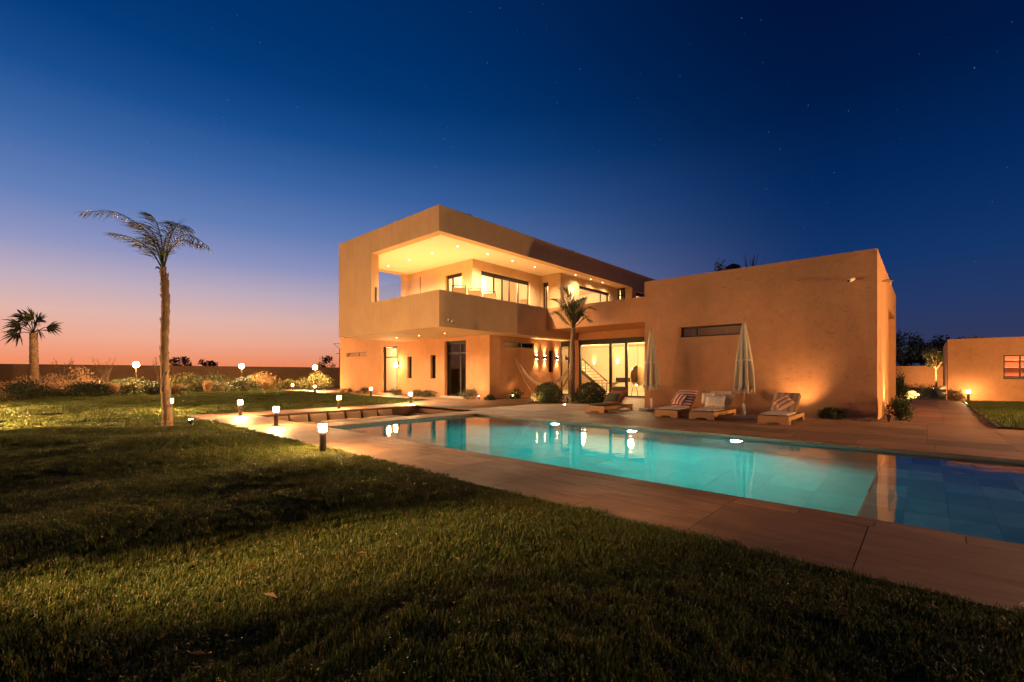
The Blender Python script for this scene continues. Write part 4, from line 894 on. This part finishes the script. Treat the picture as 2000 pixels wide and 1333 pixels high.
# tall palm on the lawn, crown blown to the left
T = thing('palm_tree', 'tall slim palm with windblown crown standing on the lawn', 'palm tree', (2.42, 13.06, 0))
bx, by = 2.42, 13.06
W3 = lambda r, u, d=0.0: (bx + RX * r - RY * d, by + RY * r + RX * d, u)      # r along the terrace view's right, d away
palm_trunk(T, [W3(.03, -.05), W3(.02, .25), W3(-.03, 1.0), W3(-.05, 1.9), W3(-.02, 2.9), W3(-.05, 3.45), W3(-.10, 3.72)], [.125, .10, .086, .08, .084, .074, .056])
wl = (-RX * .35, -RY * .35, .05)
for path, lf in (([(-.10, 3.70), (-.38, 4.15), (-.82, 4.42), (-1.20, 4.50)], .30), ([(-.08, 3.70), (-.32, 4.45), (-.95, 4.92), (-1.62, 4.86)], .36), ([(-.08, 3.70), (-.22, 4.35), (-.50, 4.72), (-.88, 4.78)], .34),
                 ([(-.08, 3.70), (-.10, 4.3), (-.20, 4.75), (-.32, 4.94)], .34), ([(-.06, 3.70), (.02, 4.35), (.10, 4.72), (.0, 4.86)], .36), ([(-.06, 3.70), (.06, 4.25), (.38, 4.55), (.80, 4.28)], .36),
                 ([(-.06, 3.70), (.04, 4.15), (.30, 4.42), (.62, 4.32)], .30), ([(-.08, 3.70), (-.02, 4.4), (.28, 4.68), (.55, 4.66)], .34), ([(-.08, 3.72), (-.25, 4.2), (-.62, 4.52), (-1.02, 4.36)], .3)):
    d0 = random.uniform(-.5, .5); frond(T, [W3(r, u, d0 * (i / 3) ** 1.3) for i, (r, u) in enumerate(path)], .007, 44, lf * 1.25, wind=wl)
m = MB(); m.tube([W3(-.10, 3.66), W3(-.22, 3.74), W3(-.26, 3.70)], [.03, .02, .01], 5); m.tube([W3(-.08, 3.64), W3(-.18, 3.62)], [.03, .01], 5); m.build('cut_leaf_stub', 'dark_bark', T)
tag(MB().lathe([(.02, .05), (.3, .045), (.42, .0)], 20, 2.42, 13.06).build('soil_ring', 'soil'), 'bare soil ring around the foot of the tall palm', 'soil')
# slim palm before the house
T2 = thing('palm_tree', 'slim young palm in front of the dining room terrace', 'palm tree', (16.93, 11.75, 0)); bx, by = 16.93, 11.75
palm_trunk(T2, [W3(0, -.05), W3(-.03, .8), W3(.02, 1.7), W3(.0, 2.6), W3(.06, 3.3)], [.16, .14, .12, .11, .09])
for path, lf in (([(.06, 3.3), (-.12, 3.9), (-.35, 4.5), (-.55, 5.05)], .42), ([(.06, 3.3), (-.2, 3.8), (-.55, 4.4), (-.85, 4.55)], .42), ([(.06, 3.3), (.2, 3.9), (.42, 4.4), (.62, 4.75)], .40), ([(.06, 3.3), (.3, 3.8), (.6, 4.15), (.92, 4.1)], .38),
                 ([(.06, 3.3), (.02, 4.0), (-.1, 4.6), (-.3, 5.0)], .42), ([(.06, 3.3), (.1, 4.0), (.15, 4.4), (.3, 4.6)], .40), ([(.06, 3.3), (-.3, 3.6), (-.65, 3.95), (-.95, 3.9)], .4), ([(.06, 3.3), (.35, 3.6), (.6, 3.8), (.85, 3.65)], .35),
                 ([(.06, 3.3), (-.05, 3.9), (-.3, 4.2), (-.5, 4.1)], .4), ([(.06, 3.3), (.2, 3.7), (.35, 4.0), (.45, 3.9)], .4)):
    d0 = random.uniform(-.7, .7); frond(T2, [W3(r, u, d0 * (i / 3) ** 1.3) for i, (r, u) in enumerate(path)], .016, 40, lf * 1.15, rach=.022, sweep=1.1, drop=.06)
# far palm beyond the hedge
T3 = thing('palm_tree', 'stout palm with ragged crown standing alone behind the hedge', 'palm tree', (1.05, 46.0, 0)); bx, by = 1.05, 46.0
palm_trunk(T3, [W3(0, -.05), W3(0, 1.5), W3(-.03, 3.0), W3(-.05, 4.1)], [.27, .24, .22, .21], rings=20)
for path in ([(-.05, 4.1), (-.7, 4.4), (-1.3, 4.55), (-1.85, 4.65)], [(-.05, 4.1), (-.5, 4.15), (-1.1, 3.9), (-1.65, 3.6)], [(-.05, 4.1), (-.5, 5.0), (-.9, 5.4), (-1.35, 5.45)], [(-.05, 4.1), (-.15, 4.9), (-.3, 5.4), (-.4, 5.65)], [(-.05, 4.1), (.3, 4.9), (.4, 5.3), (.2, 5.6)],
             [(-.05, 4.1), (.5, 4.5), (.9, 4.6), (1.2, 4.65)], [(-.05, 4.1), (.5, 4.35), (1.0, 4.1), (1.45, 3.65)], [(-.05, 4.1), (-.6, 4.7), (-1.0, 4.9), (-1.5, 4.75)], [(-.05, 4.1), (.2, 4.7), (.4, 5.0), (.65, 4.9)], [(-.05, 4.1), (-.25, 4.9), (-.5, 5.35), (-.75, 5.7)], [(-.05, 4.1), (0, 4.9), (-.05, 5.2), (-.15, 5.5)], [(-.05, 4.1), (-.4, 4.6), (-.75, 5.1), (-1.2, 5.2)]):
    d0 = random.uniform(-1, 1); pp = [Vector(W3(r, u, d0 * (i / 3))) for i, (r, u) in enumerate(path)]; m = MB(); m.tube(pp[:3], [.03, .025, .018], 5)
    dr = (pp[3] - pp[1]).normalized(); hub = pp[1].lerp(pp[2], .3); sd = dr.cross(Vector((0, 0, 1))).normalized(); up_ = sd.cross(dr)
    for i in range(20):                                      # fan of stiff split leaflets
        a = -1.35 + 2.7 * i / 25; v_ = (dr * math.cos(a) + up_ * math.sin(a) * .75 + sd * random.uniform(-.45, .45)).normalized(); L = random.uniform(.55, 1.15) * (.7 + .3 * math.cos(a)); w_ = v_.cross(sd).normalized() * .04
        tip = hub + v_ * L + Vector((0, 0, -.14 * L)); m.add([hub - w_ * .3, hub + w_ * .3, hub + v_ * L * .6 + w_, hub + v_ * L * .6 - w_, tip], [(0, 1, 2, 3), (3, 2, 4)])
    m.build('frond', 'dark_leaves', T3)

# ---- hedge and bushes behind the lawn
G_ = 'bushes of the hedge behind the lawn'
hed = [(-3.0, 31.6, 2.2, 1.7, 'pink_grass', 'wispy tan ornamental grass mound at the open end of the hedge'), (-.2, 32.2, 1.7, 1.8, 'pink_grass', 'wispy tan ornamental grass mound below the stout far palm'), (1.9, 32.6, 1.6, 1.6, 'pink_grass', 'wispy tan ornamental grass mound left of the first lamp post'),
       (.6, 31.3, 1.5, .85, 'dark_leaves', 'low dark bush in front of the tan grass mounds'), (2.6, 31.4, 1.4, .9, 'dark_leaves', 'low dark bush left of the first lamp post'), (4.3, 33.6, 1.3, 1.2, 'olive_leaves', 'olive green bush right behind the first lamp post'),
       (5.8, 33.8, 1.3, 1.1, 'dark_leaves', 'dark bush behind the tall palm trunk'), (7.4, 35.0, 1.5, 1.15, 'olive_leaves', 'olive bush between the first and the middle lamp post'), (9.2, 35.4, 1.5, 1.2, 'olive_leaves', 'wide leafy bush just left of the middle lamp post'),
       (11.2, 35.8, 1.5, 1.1, 'dark_leaves', 'dark bush just right of the middle lamp post'), (12.6, 37.0, 1.4, 1.75, 'dry_leaves', 'orange brown upright bush right of the middle lamp post'), (13.4, 38.6, 1.5, 1.0, 'olive_leaves', 'low bush behind the end of the garden path'),
       (15.8, 38.6, 1.5, 1.2, 'olive_leaves', 'wide bush around the lamp post next to the house'), (17.6, 38.2, 1.5, 1.35, 'olive_leaves', 'lit leafy bush against the ground floor wall end'), (9.6, 38.5, 1.6, 1.25, 'dark_leaves', 'dark bush of the hedge in its second row'), (5.0, 36.6, 1.7, 1.25, 'dark_leaves', 'dark bush in the second row behind the first lamp post')]
for x, y, r, h, mt, lb in hed:
    shrub('bush', lb, 'bush', (x, y, -.02), (r * random.uniform(.8, 1.1), r * random.uniform(.8, 1.1), h * random.uniform(.82, 1.22)), 2200, .16 if mt != 'pink_grass' else .22, mt, G_, k=20, aspect=2.2 if mt != 'pink_grass' else 7, up=.3 if mt != 'pink_grass' else 1.2)
for x, y, h, lb in ((4.0, 38.5, 2.35, 'bare twiggy shrub sticking up over the boundary wall behind the first lamp post'), (6.9, 39.5, 2.5, 'bare twiggy shrub rising over the wall right of the tall palm'), (2.2, 40, 2.4, 'bare twiggy shrub over the wall near the stout palm')):
    t_ = thing('bare_shrub', lb, 'shrub', (x, y, -.02)); m = MB(); m2 = MB(); tips = []
    for i in range(9):
        a = random.random() * 6.28; r = random.uniform(.3, .8); pp = [Vector((x, y, -.02)), Vector((x + r * .4 * math.cos(a), y + r * .4 * math.sin(a), h * .55)), Vector((x + r * math.cos(a), y + r * math.sin(a), h * random.uniform(.8, 1.0)))]
        m.tube(pp, [.02, .014, .005], 5); tips += [list(pp[1].lerp(pp[2], random.random()) + Vector((random.uniform(-.1, .1), random.uniform(-.1, .1), 0))) for _ in range(14)]
    m.build('stem', 'dark_bark', t_); leaves(m2, tips, .1); m2.build('foliage', 'dark_leaves', t_)

for i, (x, y, r, h, lb) in enumerate(((-1.6, 30.6, .6, .8, 'arching dry grass tuft before the tan mounds, at the open end'), (3.6, 31.9, .6, .9, 'arching dry grass tuft beside the first lamp post'), (6.6, 33.0, .5, .8, 'arching dry grass tuft behind the tall palm'), (8.4, 33.9, .6, 1.0, 'arching dry grass tuft between the first and middle lamp posts'), (12.4, 35.4, .6, .9, 'arching dry grass tuft before the orange brown bush'))):
    tuft('grass_tuft', lb, 'grass', (x, y, 0), r, h, 240, 'pink_grass' if i % 2 else 'dry_leaves', 'grass tufts along the hedge')
def tree(name, label, loc, h, r, n, size, mat, trunk='dark_bark', group=None, tr=.08, k=26, base=.4):
    t_ = thing(name, label, 'tree', loc, group=group); x, y, z = loc; m = MB(); hb = h * base
    m.tube([(x, y, z - .05), (x + .03, y, z + hb * .6), (x, y + .02, z + hb), (x, y, z + h * .75)], [tr, tr * .8, tr * .65, tr * .25], 8)
    for i in range(6):
        a = i * 1.05 + random.random(); m.tube([(x, y, z + hb * .95), (x + math.cos(a) * r[0] * .45, y + math.sin(a) * r[1] * .45, z + hb + (h - hb) * .4), (x + math.cos(a) * r[0] * .8, y + math.sin(a) * r[1] * .8, z + hb + (h - hb) * .65)], [tr * .5, tr * .3, tr * .1], 6)
    m.build('trunk', trunk, t_); m = MB(); leaves(m, clump_points((x, y, z + (h + hb) / 2), (r[0], r[1], (h - hb) * .56), n, k, flatb=False), size); m.build('crown', mat, t_); return t_
tree('small_tree', 'small round tree lit from below beside the annex', (46, -.55, 0), 3.35, (1.05, 1.05), 1500, .17, 'olive_leaves', 'wood_pole', tr=.07, k=22, base=.5)
tree('dark_tree', 'dark tree beyond the end wall, touching the wing corner', (62.5, 1.6, 0), 5.6, (2.2, 2.2), 2200, .4, 'dark_leaves', group='dark trees beyond the end wall', base=.3)
tree('dark_tree', 'dark broad tree beyond the end wall between the two others', (64, -1.1, 0), 5.0, (2.4, 2.4), 2200, .4, 'dark_leaves', group='dark trees beyond the end wall', base=.3)
tree('dark_tree', 'dark tree beyond the end wall directly behind the small lit tree', (62, -3.3, 0), 5.0, (2.6, 2.6), 2200, .4, 'dark_leaves', group='dark trees beyond the end wall', base=.3)
# far trees past the boundary wall
for x, y, h, r, lb in ((50, 104, 5.6, 2.6, 'distant tree left of the utility pole on the horizon'), (56, 103, 5.0, 2.4, 'distant tree right of the utility pole on the horizon'), (25.5, 104, 4.6, 2.2, 'distant tree on the horizon right of the tall palm'), (20.5, 100, 4.6, 2.4, 'distant tree on the horizon just left of the tall palm'), (66, 97, 5.0, 3, 'distant tree on the horizon touching the house edge')):
    tree('distant_tree', lb, (x, y, -.1), h, (r, r), 700, .6, 'dark_leaves', group='distant trees on the horizon', k=14, base=.25)
t_ = thing('utility_pole', 'distant utility pole with a crossarm on the sunset horizon', 'utility pole', (53.5, 105, -.1))
MB().tube([(53.5, 105, -.1), (53.5, 105, 7.3)], [.22, .16], 8).build('pole', 'dark_bark', t_); MB().tube([(52.9, 105.6, 6.2), (53.5, 105, 6.2)], .07, 6).build('crossarm', 'dark_bark', t_)
MB().tube([(53.5, 105, 7.3), (52.4, 106.1, 8.6)], .05, 6).tube([(53.5, 105, 7.3), (54.6, 103.9, 8.6)], .05, 6).tube([(52.4, 106.1, 8.6), (54.6, 103.9, 8.6)], .05, 6).build('vee_bracket', 'dark_bark', t_)

# ---- planting round the house
shrub('round_shrub', 'clipped round dark shrub with a spotlight before it, by the porch', 'shrub', (15.85, 12.25, 0), (.56, .56, .84), 5200, .095, 'shrub_leaves', dense=.8)
shrub('round_shrub', 'clipped round dark shrub right of the slim palm', 'shrub', (16.85, 10.75, 0), (.62, .60, .84), 5600, .095, 'shrub_leaves', dense=.8)
shrub('flowering_plant', 'brightly lit pale leafy plant in front of the clipped shrub', 'plant', (15.08, 12.42, 0), (.32, .32, .52), 420, .06, 'olive_leaves', k=16)
shrub('flowering_plant', 'small pale plant at the foot of the slim palm', 'plant', (16.3, 11.55, 0), (.18, .18, .5), 160, .07, 'pale_petals', k=8)
for x, y, r, h, mt, lb in ((15.35, 16.95, .75, .62, 'silver_leaves', 'silvery bushy shrub beside the dark entrance door'), (15.42, 20.2, .55, .45, 'silver_leaves', 'silvery low shrub below the narrow window nearer the entrance'), (15.42, 21.2, .45, .42, 'silver_leaves', 'silvery low shrub between the two narrow windows'),
                         (15.4, 23.3, .55, .52, 'shrub_leaves', 'green shrub between the glowing door and the narrow window'), (15.4, 27.0, .55, .45, 'shrub_leaves', 'dark green shrub left of the glowing door'), (15.42, 29.3, .6, .4, 'dark_leaves', 'low dark shrub under the slot window'), (15.5, 15.55, .42, .34, 'shrub_leaves', 'low dark shrub at the corner of the ground floor wall')):
    shrub('shrub', lb, 'shrub', (x, y, -.01), (r, r * .8, h), 1300, .09 if mt == 'silver_leaves' else .07, mt, aspect=3.2, k=18)
shrub('leafy_plant', 'big leaved dark plant under the long slot window', 'plant', (17.1, 15.2, 0), (.55, .4, .55), 130, .2, 'olive_leaves', k=9, aspect=2.0)
shrub('shrub', 'dark green shrub at the foot of the wing wall right of the loungers', 'shrub', (15.45, 1.95, -.01), (.36, .36, .42), 1500, .065, 'shrub_leaves', k=16)
shrub('shrub', 'tall green corner shrub where the wing meets the side path', 'shrub', (15.85, .50, -.01), (.40, .36, .72), 1900, .075, 'shrub_leaves', k=18)
shrub('flowering_plant', 'small orange flowering plant at the wing corner', 'plant', (15.42, .72, 0), (.16, .16, .55), 120, .055, 'petals', k=9)
shrub('shrub', 'dark creeping shrub along the wing side by the path', 'shrub', (18.2, .55, -.01), (.9, .34, .55), 1500, .08, 'shrub_leaves', k=16)
shrub('shrub', 'tall narrow dark shrub at the far corner of the wing', 'shrub', (26.6, .9, -.01), (.4, .35, 1.6), 1500, .1, 'dark_leaves', k=16)
for x, y, r, h, mt, lb in ((30.5, 1.25, .8, .75, 'shrub_leaves', 'green bush lit by the spotlight at the path end'), (34, 1.1, 1.2, .9, 'olive_leaves', 'pale lit bush behind the path end'), (37, 0.2, 1.2, .9, 'olive_leaves', 'pale lit bush in front of the small lit tree'), (31.5, .7, .5, .45, 'pale_petals', 'pale flowering clump at the end of the side path'), (29.4, -1.0, .5, .7, 'dry_leaves', 'brown twiggy bush at the annex corner')):
    shrub('bush', lb, 'bush', (x, y, -.02), (r, r, h), 1200, .1, mt, k=16)
# plants on the wing roof
shrub('roof_plant', 'bushy potted plant standing on the wing roof', 'plant', (17.4, 5.62, 4.3), (.30, .30, 1.32), 420, .10, 'shrub_leaves', k=9)
tag(MB().lathe([(.16, 4.3), (.3, 4.45), (.32, 4.9), (.22, 5.12), (.05, 5.2)], 18, 17.4, 5.12).build('roof_dome', 'black_metal', smooth=True), 'dark rounded vent cap on the wing roof between two plants', 'vent')
t_ = thing('bare_plant', 'bare branched plant on the wing roof', 'plant', (17.4, 4.55, 4.3)); m = MB()
for i in range(9):
    a = random.random() * 6.28; r = random.uniform(.15, .5); m.tube([(17.4, 4.55, 4.3), (17.4 + r * .4 * math.cos(a), 4.55 + r * .5 * math.sin(a), 4.9), (17.4 + r * math.cos(a), 4.55 + r * math.sin(a), random.uniform(5.05, 5.45))], [.02, .014, .006], 5)
m.build('stem', 'dark_bark', t_)
# gravel strip at the wing foot
m = MB()
for i in range(700):
    x, y = random.uniform(15.42, 15.8), random.uniform(.35, 2.6); s = random.uniform(.012, .028); a = random.random() * 3
    ca, sa = math.cos(a) * s, math.sin(a) * s; m.add([(x + ca, y + sa, 0), (x - sa, y + ca, 0), (x - ca, y - sa, 0), (x + sa, y - ca, 0), (x, y, s * 1.1)], [(0, 1, 4), (1, 2, 4), (2, 3, 4), (3, 0, 4)])
stuff(m.build('gravel', 'gravel_stone'), 'strip of pale gravel at the foot of the wing wall', 'gravel')

# ================================================================== GRASS
def grass_patch(size, n, h, w):
    m = MB(); pts = rng.random((n, 2)) * size - size / 2
    for (x, y) in pts:
        a = rng.random() * 6.283; L = h * (.55 + .6 * rng.random()); b_ = L * (.15 + .55 * rng.random()); ca, sa = math.cos(a), math.sin(a); wx, wy = -sa * w * .5, ca * w * .5
        m.add([(x - wx, y - wy, -.01), (x + wx, y + wy, -.01), (x + wx * .8 + ca * b_ * .35, y + wy * .8 + sa * b_ * .35, L * .6), (x - wx * .8 + ca * b_ * .35, y - wy * .8 + sa * b_ * .35, L * .6), (x + ca * b_, y + sa * b_, L * (.95 - .25 * b_ / L))], [(0, 1, 2, 3), (3, 2, 4)])
    me = m.mesh('grass_patch'); me.materials.append(MATS['grass_blades']); return bpy.data.objects.new('grass_patch', me)      # not linked: only read by the node groups
def scatter(name, label, pts, patches, smin, smax):
    me = bpy.data.meshes.new(name); me.from_pydata(pts, [], []); o = bpy.data.objects.new(name, me); COL.objects.link(o); stuff(o, label, 'grass')
    ng = bpy.data.node_groups.new(name, 'GeometryNodeTree'); ng.interface.new_socket('Geometry', in_out='INPUT', socket_type='NodeSocketGeometry'); ng.interface.new_socket('Geometry', in_out='OUTPUT', socket_type='NodeSocketGeometry')
    N = ng.nodes; L = ng.links; gi = N.new('NodeGroupInput'); go = N.new('NodeGroupOutput'); jn = N.new('GeometryNodeJoinGeometry')
    for p_ in patches:
        oi = N.new('GeometryNodeObjectInfo'); oi.inputs['Object'].default_value = p_; oi.inputs['As Instance'].default_value = True; L.new(oi.outputs['Geometry'], jn.inputs[0])
    ip = N.new('GeometryNodeInstanceOnPoints'); ip.inputs['Pick Instance'].default_value = True
    rv = N.new('FunctionNodeRandomValue'); rv.data_type = 'FLOAT_VECTOR'; rv.inputs[0].default_value = (-.04, -.04, 0); rv.inputs[1].default_value = (.04, .04, 6.283)
    rs = N.new('FunctionNodeRandomValue'); rs.data_type = 'FLOAT'; rs.inputs[2].default_value = smin; rs.inputs[3].default_value = smax
    L.new(gi.outputs[0], ip.inputs['Points']); L.new(jn.outputs[0], ip.inputs['Instance']); L.new(rv.outputs[0], ip.inputs['Rotation']); L.new(rs.outputs[1], ip.inputs['Scale']); L.new(ip.outputs[0], go.inputs[0])
    md = o.modifiers.new('scatter', 'NODES'); md.node_group = ng; return o
near = [grass_patch(.34, 820, .036, .0038) for _ in range(4)]; far = [grass_patch(.9, 700, .055, .010) for _ in range(3)]
pn, pf = [], []
g_ = .20
for i in range(int(-9 / g_), int(3.5 / g_) + 1):
    for j in range(int(-3 / g_), int(14 / g_)):
        x, y = i * g_ + random.uniform(-.06, .06), j * g_ + random.uniform(-.06, .06)
        dd = math.cos(YAW) * x + math.sin(YAW) * y; lat = RX * x + RY * y
        if x > 3.55 - .13 or dd < 1.2 or dd > 11.5 or abs(lat) > dd * 1.18 + .6: continue
        pn.append((x, y, lz(x, y)))
for j in range(110):                                         # full row along the deck edge
    y = -1.6 + j * .14
    pn.append((3.385 + random.uniform(-.02, .02), y, lz(3.385, y)))
g_ = .5
for i in range(int(-24 / g_), int(13.4 / g_) + 1):
    for j in range(int(2 / g_), int(38 / g_)):
        x, y = i * g_ + random.uniform(-.15, .15), j * g_ + random.uniform(-.15, .15)
        dd = math.cos(YAW) * x + math.sin(YAW) * y; lat = RX * x + RY * y
        if dd < 11.0 or abs(lat) > dd * 1.2 + 1 or not inlawn(x + .38, y) or not inlawn(x, y - .38) or not inlawn(x + .38, y - .38): continue
        pf.append((x, y, lz(x, y)))
ps = [(15.65 + i * .5 + random.uniform(-.1, .1), -1.68 - j * .5 + random.uniform(-.1, .1), .045) for i in range(27) for j in range(9)]
scatter('grass', 'short green lawn grass in front of the pool deck', pn, near, .75, 1.3)
scatter('far_grass', 'lawn grass stretching back to the hedge', pf, far, .85, 1.2); scatter('side_grass', 'short grass of the side lawn before the annex', ps, far, .8, 1.1)
